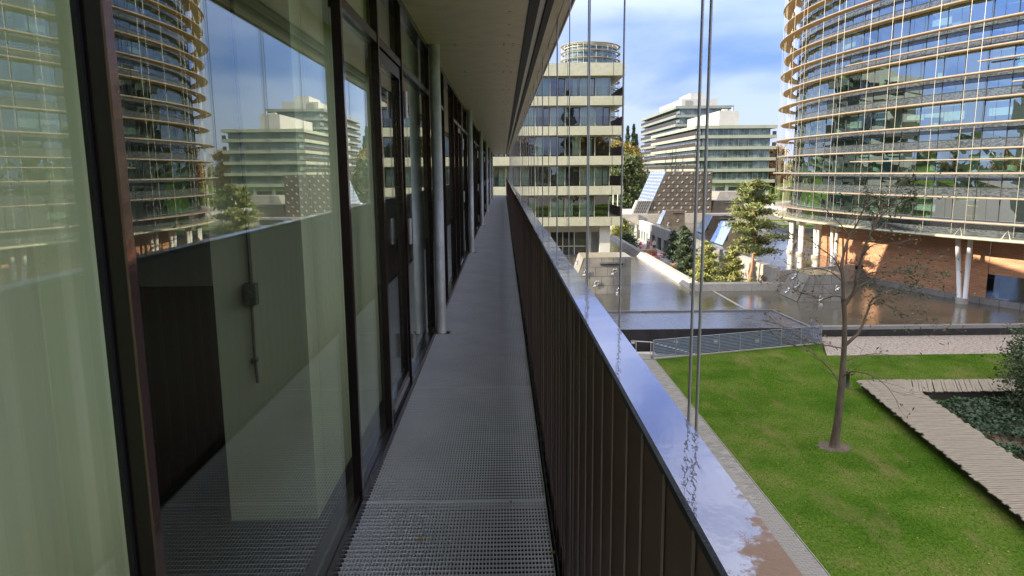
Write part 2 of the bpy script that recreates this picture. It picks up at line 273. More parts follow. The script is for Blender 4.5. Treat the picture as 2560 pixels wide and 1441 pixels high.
def capmat():   # wet dark rail cap: a mirror film of rain water that has dried off in patches
    m, n, l = newmat('wet_rail_cap'); o = n.new('ShaderNodeOutputMaterial')
    t = n.new('ShaderNodeTexCoord')
    wet = n.new('ShaderNodeBsdfGlossy'); wet.inputs['Color'].default_value = (.80, .84, .98, 1); wet.inputs['Roughness'].default_value = .015
    dark = n.new('ShaderNodeBsdfPrincipled'); dark.inputs['Base Color'].default_value = (.05, .04, .045, 1); dark.inputs['Roughness'].default_value = .25
    base = n.new('ShaderNodeBsdfPrincipled'); base.inputs['Base Color'].default_value = (.33, .18, .075, 1); base.inputs['Roughness'].default_value = .35; base.inputs['Metallic'].default_value = .15; base.inputs['Specular IOR Level'].default_value = .6
    geo = n.new('ShaderNodeNewGeometry'); sx = n.new('ShaderNodeSeparateXYZ'); l.new(geo.outputs['Position'], sx.inputs[0])
    nn = n.new('ShaderNodeTexNoise'); nn.inputs['Scale'].default_value = 42; nn.inputs['Detail'].default_value = 9; nn.inputs['Roughness'].default_value = .72; l.new(geo.outputs['Position'], nn.inputs['Vector'])
    nl = n.new('ShaderNodeTexNoise'); nl.inputs['Scale'].default_value = 7; nl.inputs['Detail'].default_value = 1; l.new(geo.outputs['Position'], nl.inputs['Vector'])
    # dried-off patch where the rail meets the near end
    mr = n.new('ShaderNodeMapRange'); mr.inputs['From Min'].default_value = .50; mr.inputs['From Max'].default_value = .76; mr.inputs['To Min'].default_value = .40; mr.inputs['To Max'].default_value = -.2; mr.clamp = False
    l.new(sx.outputs[1], mr.inputs['Value'])
    xr = n.new('ShaderNodeMapRange'); xr.inputs['From Min'].default_value = .19; xr.inputs['From Max'].default_value = .255; xr.inputs['To Min'].default_value = -.22; xr.inputs['To Max'].default_value = .22; l.new(sx.outputs[0], xr.inputs['Value'])
    a = n.new('ShaderNodeMath'); a.operation = 'ADD'; l.new(mr.outputs[0], a.inputs[0]); l.new(xr.outputs[0], a.inputs[1])
    a2 = n.new('ShaderNodeMath'); a2.operation = 'ADD'; l.new(a.outputs[0], a2.inputs[0]); l.new(nn.outputs['Fac'], a2.inputs[1])
    cl = n.new('ShaderNodeMapRange'); cl.inputs['From Min'].default_value = .66; cl.inputs['From Max'].default_value = .76; l.new(a2.outputs[0], cl.inputs['Value'])
    b = n.new('ShaderNodeBump'); b.inputs['Strength'].default_value = .35; b.inputs['Distance'].default_value = .004; l.new(nn.outputs['Fac'], b.inputs['Height'])
    b2 = n.new('ShaderNodeBump'); b2.inputs['Strength'].default_value = .10; b2.inputs['Distance'].default_value = .01; l.new(nl.outputs['Fac'], b2.inputs['Height']); l.new(b.outputs[0], b2.inputs['Normal']) if False else None
    mpn = n.new('ShaderNodeMapping'); mpn.inputs['Scale'].default_value = (90, 45, 45); l.new(geo.outputs['Position'], mpn.inputs[0])
    nf = n.new('ShaderNodeTexNoise'); nf.inputs['Scale'].default_value = 1; nf.inputs['Detail'].default_value = 2; l.new(mpn.outputs[0], nf.inputs['Vector'])
    b3 = n.new('ShaderNodeBump'); b3.inputs['Strength'].default_value = .075; b3.inputs['Distance'].default_value = .003; l.new(nf.outputs['Fac'], b3.inputs['Height']); l.new(b2.outputs[0], b3.inputs['Normal'])
    l.new(b3.outputs[0], wet.inputs['Normal']); l.new(b.outputs[0], base.inputs['Normal'])
    f = n.new('ShaderNodeFresnel'); f.inputs[0].default_value = 2.9
    m1 = n.new('ShaderNodeMixShader'); l.new(f.outputs[0], m1.inputs[0]); l.new(dark.outputs[0], m1.inputs[1]); l.new(wet.outputs[0], m1.inputs[2])
    m2 = n.new('ShaderNodeMixShader'); l.new(cl.outputs[0], m2.inputs[0]); l.new(m1.outputs[0], m2.inputs[1]); l.new(base.outputs[0], m2.inputs[2]); l.new(m2.outputs[0], o.inputs[0])
    return m
MM['cap'] = capmat()

# ------------------------------------------------------------------ mesh helpers
ORG = {}
class MB:
    def __init__(s): s.v = []; s.f = []; s.mi = []; s.cur = 0; s.uv = None
    def quad(s, a, b, c, d): i = len(s.v); s.v += [a, b, c, d]; s.f.append((i, i+1, i+2, i+3)); s.mi.append(s.cur); return s
    def poly(s, pts): i = len(s.v); s.v += pts; s.f.append(tuple(range(i, i+len(pts)))); s.mi.append(s.cur); return s
    def hexa(s, p):     # 8 points: bottom 4 ccw, top 4 ccw
        i = len(s.v); s.v += list(p)
        for q in ((3, 2, 1, 0), (4, 5, 6, 7), (0, 1, 5, 4), (1, 2, 6, 5), (2, 3, 7, 6), (3, 0, 4, 7)): s.f.append(tuple(i+k for k in q)); s.mi.append(s.cur)
        return s
    def box(s, x0, x1, y0, y1, z0, z1): return s.hexa([(x0, y0, z0), (x1, y0, z0), (x1, y1, z0), (x0, y1, z0), (x0, y0, z1), (x1, y0, z1), (x1, y1, z1), (x0, y1, z1)])
    def rbox(s, c, hx, hy, z0, z1, a):
        ca, sa = math.cos(a), math.sin(a); P = [(c[0]+ca*x-sa*y, c[1]+sa*x+ca*y) for x, y in ((-hx, -hy), (hx, -hy), (hx, hy), (-hx, hy))]
        return s.hexa([(x, y, z0) for x, y in P]+[(x, y, z1) for x, y in P])
    def prism(s, poly, z0, z1):
        n = len(poly); i = len(s.v); s.v += [(x, y, z0) for x, y in poly]+[(x, y, z1) for x, y in poly]
        s.f.append(tuple(range(i+n-1, i-1, -1))); s.f.append(tuple(range(i+n, i+2*n))); s.mi += [s.cur]*2
        for k in range(n): q = (k+1) % n; s.f.append((i+k, i+q, i+n+q, i+n+k)); s.mi.append(s.cur)
        return s
    def tube(s, pts, rad, n=8, caps=True):
        pts = [Vector(p) for p in pts]; i0 = len(s.v); k = len(pts)
        if not hasattr(rad, '__len__'): rad = [rad]*k
        for j, p in enumerate(pts):
            d = (pts[min(j+1, k-1)]-pts[max(j-1, 0)]).normalized(); a = d.orthogonal().normalized() if abs(d.z) < .95 else d.cross(Vector((0, 1, 0))).normalized()
            if abs(d.z) < .95: a = d.cross(Vector((0, 0, 1))).normalized()
            b = d.cross(a)
            for t in range(n): q = p+(a*math.cos(2*PI*t/n)+b*math.sin(2*PI*t/n))*rad[j]; s.v.append(tuple(q))
        for j in range(k-1):
            for t in range(n): u = (t+1) % n; s.f.append((i0+j*n+t, i0+j*n+u, i0+(j+1)*n+u, i0+(j+1)*n+t)); s.mi.append(s.cur)
        if caps: s.f.append(tuple(i0+t for t in range(n))); s.f.append(tuple(i0+(k-1)*n+t for t in range(n-1, -1, -1))); s.mi += [s.cur]*2
        return s
    def build(s, name, m, parent=None, org=None, smooth=False):
        o0 = ORG[parent.name] if parent else Vector((0, 0, 0)); o1 = Vector(org) if org is not None else o0
        me = bpy.data.meshes.new(name); V = np.array(s.v, dtype=float)-np.array(o1)
        me.from_pydata(V.tolist(), [], s.f); ms = m if isinstance(m, (list, tuple)) else [m]
        for q in ms: me.materials.append(q)
        if len(ms) > 1: me.polygons.foreach_set('material_index', s.mi)
        if smooth: me.polygons.foreach_set('use_smooth', [True]*len(me.polygons))
        if s.uv is not None:
            ul = me.uv_layers.new(name='UVMap'); fl = [s.uv[l.vertex_index] for l in me.loops]; ul.data.foreach_set('uv', [c for q in fl for c in q])
        me.update(); o = bpy.data.objects.new(name, me); COL.objects.link(o); ORG[o.name] = o1
        o.parent = parent; o.location = o1-o0
        return o
def tag(o, label=None, cat=None, group=None, kind=None):
    if label: o['label'] = label
    if cat: o['category'] = cat
    if group: o['group'] = group
    if kind: o['kind'] = kind
    return o
def thing(name, loc, label, cat, group=None):
    o = bpy.data.objects.new(name, None); COL.objects.link(o); o.location = loc; ORG[o.name] = Vector(loc); o.empty_display_size = .1
    return tag(o, label, cat, group)
def shift(o, d):   # another copy of a part, sharing its mesh
    c = o.copy(); COL.objects.link(c); c.location = o.location+Vector(d); ORG[c.name] = ORG[o.name]+Vector(d); return c
def copy_thing(root, loc, rz=0, sc=1, label=None):
    kids = {}
    for ob in bpy.data.objects: kids.setdefault(ob.parent, []).append(ob)
    def rec(o, par):
        c = o.copy(); COL.objects.link(c); c.parent = par
        for k in kids.get(o, []): rec(k, c)
        return c
    c = rec(root, None); c.location = loc; c.rotation_euler = (0, 0, rz); c.scale = (sc,)*3
    if label: c['label'] = label
    ORG[c.name] = Vector(loc); return c
def cloud(name, centers, size, m, parent=None, aspect=2.2, jit=.4, flat=0, org=None, normals=None):
    """many small pointed leaf faces at the given centres"""
    C_ = np.asarray(centers, dtype=float); n = len(C_); o0 = np.array(ORG[parent.name]) if parent else np.zeros(3)
    C_ = C_-o0; d = rng.normal(size=(n, 3)); d[:, 2] *= (1-flat); d /= np.linalg.norm(d, axis=1)[:, None]
    e = rng.normal(size=(n, 3)); e[:, 2] *= (1-flat); e -= (e*d).sum(1)[:, None]*d; e /= np.linalg.norm(e, axis=1)[:, None]
    s = size*(1+jit*rng.uniform(-1, 1, n))[:, None]
    V = np.empty((n*4, 3)); V[0::4] = C_-d*s; V[1::4] = C_+e*s/aspect; V[2::4] = C_+d*s; V[3::4] = C_-e*s/aspect
    me = bpy.data.meshes.new(name); me.vertices.add(n*4); me.vertices.foreach_set('co', V.ravel())
    me.loops.add(n*4); me.loops.foreach_set('vertex_index', np.arange(n*4)); me.polygons.add(n)
    me.polygons.foreach_set('loop_start', np.arange(n)*4); me.polygons.foreach_set('loop_total', np.full(n, 4)); me.materials.append(m); me.update(calc_edges=True)
    o = bpy.data.objects.new(name, me); COL.objects.link(o); o.parent = parent; ORG[o.name] = Vector(o0); return o

# ================================================================== SETTING
def struct(o): return tag(o, kind='structure')
struct(MB().box(-900, 900, -700, 1500, -1.6, -1.0).build('ground', MM['dirt']))
struct(MB().prism([(-900, 118), (900, 118), (900, 1400), (-900, 1400)], -.95, .6).build('far_meadow', MM['grass']))
struct(MB().prism([(8.37, -60), (70, -60), (70, 38.4), (18.15, 38.4), (19.12, 41.25), (8.37, 38.15)], -.95, 0).build('lawn', MM['grass']))
struct(MB().prism([(18.2, 38.42), (70, 38.42), (70, 42.94), (19.35, 42.94), (19.3, 41.2)], -.95, -.012).build('gravel_bed', MM['gravel']))
struct(MB().prism([(-16, -60), (6.8, -60), (6.8, 38), (-16, 38)], -.95, -.02).build('unseen_bounce_strip', MM['gravel']))  # unseen strip, made pale gravel to bounce light up to the soffit
rp = MB(); rp.quad((4, 38.05, 0), (8.36, 38.1, -.02), (8.36, 42.95, -.88), (4, 42.95, -.88)); rp.quad((8.36, 38.1, -.02), (19.3, 41.3, -1.3), (19.3, 42.95, -1.5), (8.36, 42.95, -.88))
struct(rp.build('ramp', MM['paver']))
# path of individual pavers
path = struct(MB().prism([(6.8, -60), (8.35, -60), (8.35, 38.1), (6.8, 38.1)], -.95, -.006).build('path', MM['pavj']))
def paver(x, y, alongy):
    w, l = (.095, .195) if not alongy else (.195, .095)
    return x, y, w, l
rows = []
yy = 15.6; k = 0
while yy < 38.0:
    off = .1 if k % 2 else 0; x = 8.33-off
    if off: rows.append((8.33-.05, yy, .093))
    while x-.2 > 6.82: rows.append((x-.1, yy, .193)); x -= .2
    k += 1; yy += .1
vis = [r for r in rows if r[0] > 6.9+.0]
vis.sort(key=lambda r: (r[1]*1.0 - (r[0]-8.35)*3.5))
ind = set(vis[:300]); pv = None; bulk = MB()
for r in rows:
    dz = random.uniform(-.002, .003)
    if r in ind and r[2] > .15:
        if pv is None: pv = MB().box(-.0965, .0965, -.047, .047, -.004, .006).build('paver', MM['paver'], path, org=(0, 0, 0)); base = pv; pv.location = (r[0], r[1], dz)
        else:
            c = pv.copy(); COL.objects.link(c); c.location = (r[0], r[1], dz)
    else: bulk.box(r[0]-r[2]/2, r[0]+r[2]/2, r[1]-.047, r[1]+.047, -.004, .006+dz)
tag(bulk.build('pavers', MM['paver'], path), kind='stuff')
kb = MB()
for i in range(56): kb.box(8.352, 8.375, -17+i+.005, -17+i+.995, -.3, .012)
kb.build('edging', MM['conc'], path)

# grass blades on the lawn near the camera
n = 90000; X = rng.uniform(8.4, 27, n); Y = rng.uniform(11, 38.2, n); keep = (X > 8.4) & (X < .9*Y+3); X = X[keep]; Y = Y[keep]
h = rng.uniform(.015, .05, len(X)); V = np.zeros((len(X)*3, 3)); a = rng.uniform(0, PI, len(X)); w = .009
V[0::3] = np.c_[X-np.cos(a)*w, Y-np.sin(a)*w, np.zeros_like(X)]; V[1::3] = np.c_[X+np.cos(a)*w, Y+np.sin(a)*w, np.zeros_like(X)]
V[2::3] = np.c_[X+rng.normal(size=len(X))*.02, Y+rng.normal(size=len(X))*.02, h]
me = bpy.data.meshes.new('grass'); me.vertices.add(len(V)); me.vertices.foreach_set('co', V.ravel()); me.loops.add(len(V)); me.loops.foreach_set('vertex_index', np.arange(len(V)))
me.polygons.add(len(X)); me.polygons.foreach_set('loop_start', np.arange(len(X))*3); me.polygons.foreach_set('loop_total', np.full(len(X), 3)); me.materials.append(MM['blade']); me.update(calc_edges=True)
o = bpy.data.objects.new('grass', me); COL.objects.link(o); tag(o, 'short green grass blades of the mown lawn beside the path', 'grass', kind='stuff')
P = [(x, y, .03) for x, y in zip(rng.uniform(8.5, 18, 420), rng.uniform(12, 38, 420))]
o = cloud('fallen_leaf', P, .024, MM['yleaf'], flat=.8); tag(o, 'tiny yellow fallen leaves scattered over the lawn', 'fallen leaves', kind='stuff')

# ---- water, pond walls
wa = MB(); WZ = .5
wa.quad((-20, 48.6, WZ), (15.75, 48.6, WZ), (15.75, 117, WZ), (-20, 117, WZ)); wa.quad((15.75, 48.6, WZ), (75, 48.6, WZ), (75, 57.5, WZ), (15.75, 57.5, WZ))
wa.quad((19.2, 43.4, WZ), (75, 43.4, WZ), (75, 48.6, WZ), (19.2, 48.6, WZ)); wa.quad((23.2, 57.5, WZ), (75, 57.5, WZ), (75, 64, WZ), (23.2, 64, WZ))
struct(wa.build('water', MM['water']))
UP = 1.85
wu = MB(); wu.quad((22.9, 58.4, UP), (31.5, 62.2, UP), (62, 62.2, UP), (62, 112, UP)); wu.quad((22.9, 58.4, UP), (62, 112, UP), (62, 116, UP), (22.9, 116, UP))
wu = MB().poly([(22.9, 58.4, UP), (31.2, 62.1, UP), (62, 62.1, UP), (62, 108, UP), (44, 116, UP), (22.9, 116, UP)])
struct(wu.build('upper_water', MM['water']))
struct(MB().prism([(22.9, 58.4), (31.2, 62.1), (62, 62.1), (62, 116), (22.9, 116)], -.9, 1.5).build('upper_pond_bed', MM['concd']))
# terrace floor
struct(MB().prism([(16.6, 58.3), (22.3, 58.3), (22.3, 116), (16.6, 116)], -.95, -.8).build('terrace', MM['terrace']))
plb = struct(MB().prism([(16.65, 58.35), (22.25, 58.35), (22.25, 66.5), (17.6, 66.5)], -.8, -.55).build('planting_bed', MM['dirt']))
tj = MB()
for y in np.arange(67, 115, 1.2): tj.box(16.7, 22.2, y, y+.03, -.799, -.796)
tj.build('paving_joint', MM['concd'])
bpy.data.objects['paving_joint'].parent = bpy.data.objects['terrace']
# long parapet of the channel, in lengths
par = thing('pond_parapet', (15.6, 57.5, -.9), 'low sloping concrete parapet between the blue channel and the sunken terrace', 'parapet')
def par_seg(y0, y1, m):
    b = MB(); prof = [(15.55, -.9), (15.55, WZ), (15.95, 1.0), (16.2, 1.02), (16.22, .92), (16.62, .95), (16.62, -.9)]
    n = len(prof); i = 0; b.v = [(x, y0, z) for x, z in prof]+[(x, y1, z) for x, z in prof]
    for k in range(n): q = (k+1) % n; b.f.append((k, n+k, n+q, q)); b.mi.append(0)
    b.f.append(tuple(range(n))); b.f.append(tuple(range(2*n-1, n-1, -1))); b.mi += [0, 0]
    return b.build('parapet_block', m, par)
y = 57.52
while y < 115: par_seg(y, min(y+3.0, 116), MM['conc'] if y < 79.8 else MM['concd']); y += 3.02  # beyond the block's shadow line the shade is painted by darker concrete
par2 = thing('pond_parapet', (19.5, 57.5, -.9), 'straight pale concrete parapet closing the sunken terrace, crossing in front of the young pines', 'parapet')
x = 15.6
while x < 23.2:
    x1 = min(x+2.45, 23.3); b = MB(); prof = [(57.3, -.9), (57.3, WZ), (57.42, 1.06), (57.95, 1.1), (58.25, 1.1), (58.25, -.9)]; n = len(prof)
    b.v = [(x, y_, z) for y_, z in prof]+[(x1, y_, z) for y_, z in prof]
    for k in range(n): q = (k+1) % n; b.f.append((k, q, n+q, n+k)); b.mi.append(0)
    b.f.append(tuple(range(n-1, -1, -1))); b.f.append(tuple(range(n, 2*n))); b.mi += [0, 0]
    b.build('parapet_block', MM['conc'], par2); x = x1+.02
# wall of the upper pond along the terrace
uw = thing('pond_wall', (22.6, 86, -.9), 'long concrete retaining wall of the upper pond with dark door openings onto the terrace', 'retaining wall')
MB().box(22.3, 22.9, 66.0, 107, .9, 2.35).build('wall', MM['concd'], uw); MB().box(22.3, 22.9, 57.6, 65.96, -.9, 2.35).build('wall', MM['conc'], uw)  # shaded stretch painted dark, sunlit stretch left in plain concrete
MB().box(22.3, 22.9, 107.03, 116, -.9, 2.35).build('wall', MM['cream'], uw)  # sunlit far end, the sunlight put into the colour as cream
ys = [66, 71.5, 74, 80, 82.5, 86, 88.5, 90, 92.5, 95, 97.5, 99, 101.5, 103.2, 105.4, 107]
for k in range(0, len(ys)-1):
    if k % 2 == 0: MB().box(22.3, 22.9, ys[k], ys[k+1], -.9, .9).build('pier', MM['concd'], uw)  # piers carry the same painted shade as the wall above
    else:
        MB().box(22.62, 22.66, ys[k], ys[k+1], -.8, .9).build('door_glass', MM['cglass'], uw)
        MB().box(22.45, 22.55, (ys[k]+ys[k+1])/2-.04, (ys[k]+ys[k+1])/2+.04, -.8, .9).build('door_post', MM['mullion'], uw)
for y in (108.3, 110.3, 112.3, 114.3): MB().box(22.2, 22.31, y, y+1.0, -.6, .9).build('window', MM['cglass'], uw)
w3 = thing('pond_wall', (27, 60.3, -.9), 'short concrete wall closing the upper pond behind the grey vent hood', 'retaining wall')
MB().prism([(22.9, 58.0), (31.3, 61.8), (31.2, 62.1), (22.9, 58.4)], -.9, 2.0).build('wall', MM['conc'], w3)
# weir strip
wr = thing('weir', (17.3, 53.5, .4), 'thin straight stone weir just breaking the water surface beside the pond corner', 'weir')
MB().box(17.2, 17.42, 49.4, 57.28, .3, .53).build('sill', MM['conc'], wr)
# dark flat roof over the ramp with the black wall
rf = thing('flat_roof', (10, 45, -1.2), 'dark flat roof slab above a black wall, at the water edge', 'flat roof')
MB().prism([(-6, 42.98), (19.15, 42.98), (18.85, 48.4), (-6, 48.4)], .36, .56).build('roof', MM['roofb'], rf)
for x in (2.0, 8.3, 14.5, 19.3): pass
edges = [-6, 2.0, 9.1, 14.0, 19.28]
for i in range(4): MB().box(edges[i]+.01, edges[i+1]-.01, 42.85, 42.97, -1.7, .60).build('wall_panel', MM['blackwall'], rf)
MB().box(-6, 19.3, 48.41, 48.6, .2, .66).build('upstand', MM['concd'], rf); MB().prism([(19.16, 42.98), (19.35, 42.98), (19.05, 48.4), (18.86, 48.4)], .2, .63).build('upstand', MM['concd'], rf)
wl = None
for x in (7.9, 10.6, 13.1, 15.7):
    if wl is None: wl = MB().box(x, x+.26, 42.80, 42.86, -.30, -.06).build('wall_light', MM['postm'], rf); x0 = x; MB().box(x+.03, x+.23, 42.785, 42.80, -.26, -.17).build('diffuser', MM['whitecol'], wl, )
    else:
        c = shift(wl, (x-x0, 0, 0))
        for ch in wl.children: q = ch.copy(); COL.objects.link(q); q.parent = c
pw = thing('pond_edge', (46, 43.1, -.9), 'long dark stone edge of the pond beside the gravel bed', 'kerb')
x = 19.4
while x < 74: MB().box(x, x+2.98, 42.96, 43.42, .42, .62).build('coping', MM['granite'], pw); x += 3
MB().box(19.36, 75, 43.0, 43.38, -1, .42).build('wall', MM['blackwall'], pw)

# ================================================================== WALKWAY
DZ = 8.95
wk = struct(thing('walkway', (0, 0, DZ), None, None))
mb = MB(); PW = 1.68
for i in range(63):
    x = -.655+i*.83/62; mb.box(x-.0017, x+.0017, .004, PW-.004, DZ-.03, DZ)
tag_bar = mb
for i in range(56):
    y = .006+i*(PW-.012)/55; w = .0026 if 0 < i < 55 else .005
    mb.box(-.655, .175, y-w, y+w, DZ-(.006 if 0 < i < 55 else .03), DZ+.0004)
g0 = mb.build('grating', MM['grate'], wk, org=(0, 0, DZ)); g0.location = (0, -1.28+PW*-3, 0)
for k in range(-2, 27):
    c = g0.copy(); COL.objects.link(c); c.location = (0, 1.27+PW*(k-1), random.uniform(-.0015, .0015) if k != 2 else .002)
MB().box(-.664, -.657, -6.5, 44.5, DZ-.05, DZ+.012).build('edge_angle', MM['darkframe'], wk)
MB().box(-.67, .35, -6.5, 44.5, DZ-.50, DZ-.42).build('soffit_below', MM['black'], wk)
MB().box(.25, .46, -20, 44.5, DZ-.97, DZ-.06).build('fascia', MM['band'], wk)
for y in np.arange(-6, 44, 3.24): MB().box(-.66, .26, y, y+.12, DZ-.30, DZ-.034).build('bracket', MM['black'], wk)

# railing: folded vertical slats, kick rail, wet cap
rl = thing('railing', (.2, 0, DZ-.05), 'dark brown slatted metal railing with a wet reflecting cap beside the grating', 'railing')
SP = .135; sl0 = MB()
def slat_mesh(b, y, xo=0):
    def seg(t, z0, z1, lip=True):
        xn, xf = .236+xo, .236+xo-.041*t/.124; b.cur = 0
        b.hexa([(xn, y, z0), (xn+.003, y, z0), (xf+.003, y+t, z0), (xf, y+t, z0), (xn, y, z1), (xn+.003, y, z1), (xf+.003, y+t, z1), (xf, y+t, z1)])
        if lip: b.cur = 1; b.hexa([(xf, y+t+.0003, z0), (xf+.012, y+t+.0003, z0), (xf+.012, y+t+.0028, z0), (xf-.0005, y+t+.0028, z0), (xf, y+t+.0003, z1), (xf+.012, y+t+.0003, z1), (xf+.012, y+t+.0028, z1), (xf-.0005, y+t+.0028, z1)]); b.cur = 1; b.box(xf-.0025, xf-.0003, y+t-.0035, y+t+.0028, z0, z1)
    seg(.092, DZ-.04, 9.10); seg(.124, 9.1005, 10.035)
slat_mesh(sl0, 0)
s0 = sl0.build('slat', [MM['brown'], MM['slatedge']], rl, org=(.2, 0, DZ)); s0.location = (0, -.40, .05)
for i in range(1, 300):
    c = s0.copy(); COL.objects.link(c); c.location = (random.uniform(-.0025, .0025), -.40+i*SP, .05)
rest = MB()
for i in list(range(-46, 0))+list(range(300, 328)):
    slat_mesh(rest, -.40+i*SP)
tag(rest.build('slats', [MM['brown'], MM['slatedge']], rl), kind='stuff')
MB().box(.185, .19, -6.5, 44.2, DZ-.05, DZ+.025).build('kick_strip', MM['black'], rl)
y = -6.1; k = 0
while y < 44:
    y1 = min(y+4.2, 44.2); dz = 0; dx = random.uniform(-.002, .002)
    cb = MB(); cb.box(.190+dx, .254+dx, y+.002, y1-.002, 10.044+dz, 10.056+dz); c = cb.build('cap', MM['cap'], rl)
    MB().box(.192+dx, .252+dx, y+.002, y1-.002, 10.030+dz, 10.0435+dz).build('cap_edge', MM['black'], rl)
    y = y1; k += 1
for y in np.arange(.3, 43, 1.62): MB().box(.236, .246, y, y+.04, DZ-.1, 10.03).build('rail_post', MM['black'], rl)

# soffit overhead
SZ = 11.48
sf = struct(thing('soffit', (0, 0, SZ), None, None))
sp0 = MB().box(-.672, .181, .005, PW-.005, SZ, SZ+.02).build('soffit_panel', MM['soffit'], sf, org=(0, 0, SZ))
scr = MB()
for yy in (.05, .42, .84, 1.26, PW-.05):
    for xx in (-.40, .02, .10) if yy in (.05, PW-.05) else (.06,): scr.tube([(xx, yy, SZ-.003), (xx, yy, SZ+.001)], .006, 8)
sc0 = scr.build('screw_heads', MM['joint'], sp0, org=(0, 0, SZ))
sp0.location = (0, 1.27-PW*4, 0)
for k in range(-3, 26):
    c = sp0.copy(); COL.objects.link(c); c.location = (0, 1.27+PW*(k), 0); q = sc0.copy(); COL.objects.link(q); q.parent = c
MB().box(-.68, .335, -6.5, 43.5, SZ+.021, SZ+.3).build('backing', MM['joint'], sf)
MB().box(.183, .248, -6.5, 43.4, SZ-.015, SZ+.02).build('dark_channel', MM['black'], sf)
MB().box(.290, .332, -6.5, 43.4, SZ-.03, SZ+.02).build('dark_channel', MM['black'], sf)
MB().box(-.67, .334, 43.41, 43.5, SZ-.02, SZ+.6).build('end_channel', MM['black'], sf)
for k in range(-3, 26):
    y0 = 1.27+PW*k; MB().box(.249, .289, y0+.004, y0+PW-.004, SZ-.004, SZ+.02).build('trim_strip', MM['lighttrim'], sf)
op = MB(); op.quad((.334, .006, SZ), (.334, PW-.006, SZ), (.462, PW-.006, SZ+.002), (.462, .006, SZ+.002)); op.box(.462, .472, .006, PW-.006, SZ-.012, SZ+.9); op.box(.405, .410, .006, PW-.006, SZ-.004, SZ+.004)
op0 = op.build('outer_panel', MM['softrim'], sf, org=(0, 0, SZ)); op0.location = (0, 1.27-PW*4, 0)
for k in range(-3, 26): c = op0.copy(); COL.objects.link(c); c.location = (0, 1.27+PW*k, random.uniform(-.0008, .0008))
# steel cables in front of the facade: pairs and singles in turn
def cable(y, lab, far=False, g='steel cables hanging outside the railing'):
    t = MB().tube([(.41, y, -.2), (.41, y, 22)], .0033 if y > 1 else .004, 8).build('steel_cable', MM['postm'], None, org=(.41, y, 0)); tag(t, lab, 'cable', g if far else None); return t
ORD = 'first second third fourth fifth sixth seventh eighth ninth tenth eleventh twelfth thirteenth fourteenth fifteenth sixteenth seventeenth eighteenth nineteenth twentieth twenty-first twenty-second twenty-third twenty-fourth'.split()
k = 0; y = .49
while y < 44:
    if k == 1: cable(y-.031, 'thin vertical steel cable, left one of the nearest full-height pair crossing the lawn'); cable(y+.031-.0, 'thin vertical steel cable, right one of the nearest full-height pair crossing the lawn')
    elif k == 0: cable(y, 'thin vertical steel cable nearest the camera, at the right edge of the photo')
    elif k == 2: cable(y, 'single thin steel cable standing alone in front of the dark flat roof')
    elif k % 2: cable(y-.03, f'nearer cable of the {ORD[k//2]} pair of thin steel cables, counted from the camera', True); cable(y+.03, f'farther cable of the {ORD[k//2]} pair of thin steel cables, counted from the camera', True)
    else: cable(y, f'{ORD[k//2]} single thin steel cable, counted from the camera between the pairs', True)
    y += .98; k += 1

# ================================================================== NEAREST BUILDING (left)
ob = thing('office_building', (-8, 15, 0), 'nearest long office building with the glazed brown facade along the walkway', 'building')
LV = [DZ-6.7, DZ-3.35, DZ, DZ+3.35, DZ+6.7, DZ+10.05]
# body of the building: solid core, slabs and bands on every storey
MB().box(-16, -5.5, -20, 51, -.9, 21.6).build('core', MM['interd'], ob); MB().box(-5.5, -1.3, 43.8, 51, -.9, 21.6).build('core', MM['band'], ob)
for i, z in enumerate(LV):
    if i == 2: MB().box(-5.5, -.70, -20, 43.7, z-.9, z-.02).build('floor_slab', MM['floorin'], ob)
    elif i == 3: MB().box(-5.5, -.69, -20, 43.7, SZ+.3, z).build('floor_slab', MM['inter'], ob); MB().box(-.68, .334, -20, 43.5, SZ+.32, z).build('band', MM['band'], ob)
    else: MB().box(-5.5, .47, -20, 43.7, z-.9, z).build('band', MM['band'], ob)
    if i not in (2,) and i < 5:
        b = MB()
        for y in np.arange(-20, 43, 1.68): b.box(-.75, -.70, y+.05, y+1.62, z, z+2.43)
        b.build('window_strip', MM['cglass'], ob); MB().box(.20, .24, -20, 43.7, z, z+1.08).build('parapet', MM['fbrown'], ob)
MB().box(-5.5, .60, -20, 43.7, LV[5], LV[5]+1.3).build('roof', MM['band'], ob); MB().box(-5.5, -.69, -20, 43.7, -.9, LV[0]-.9).build('ground_storey', MM['cream'], ob)
# rooms behind the glass of our storey
MB().box(-5.48, -.75, -20, 43.7, SZ+.1, SZ+.29).build('ceiling', MM['white'], ob)
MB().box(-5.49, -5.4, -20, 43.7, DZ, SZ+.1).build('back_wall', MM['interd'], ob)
for y in (9.2, 15.8, 22.4, 29, 35.6, 42.2): MB().box(-5.3, -1.6, y, y+.12, DZ, SZ+.1).build('partition_wall', MM['inter'], ob)
pt = MB().box(-1.165, -.80, 2.80, 2.95, DZ, SZ+.1).build('partition_wall', MM['partition'], ob)
MB().box(-1.165, -.80, 2.955, 4.4, DZ, SZ+.1).build('partition_wall', MM['partition'], ob)
jb = MB().box(-1.035, -.985, 2.762, 2.798, 9.885, 9.97).build('junction_box', MM['boxgrey'], ob, org=(-1.01, 2.78, 9.93))
MB().tube([(-1.01, 2.755, 9.93), (-1.01, 2.74, 9.93)], .016, 12).build('switch_knob', MM['boxgrey'], jb)
MB().tube([(-1.007, 2.785, 9.97), (-1.007, 2.785, 11.3)], .008, 8).build('conduit', MM['boxgrey'], jb)
MB().tube([(-1.012, 2.785, 9.885), (-1.014, 2.785, 9.66), (-1.009, 2.785, 9.56)], .006, 8).build('conduit', MM['boxgrey'], jb)
MB().tube([(-1.014, 2.77, 9.655), (-1.014, 2.795, 9.655)], .013, 12).build('cable_clip', MM['boxgrey'], jb)
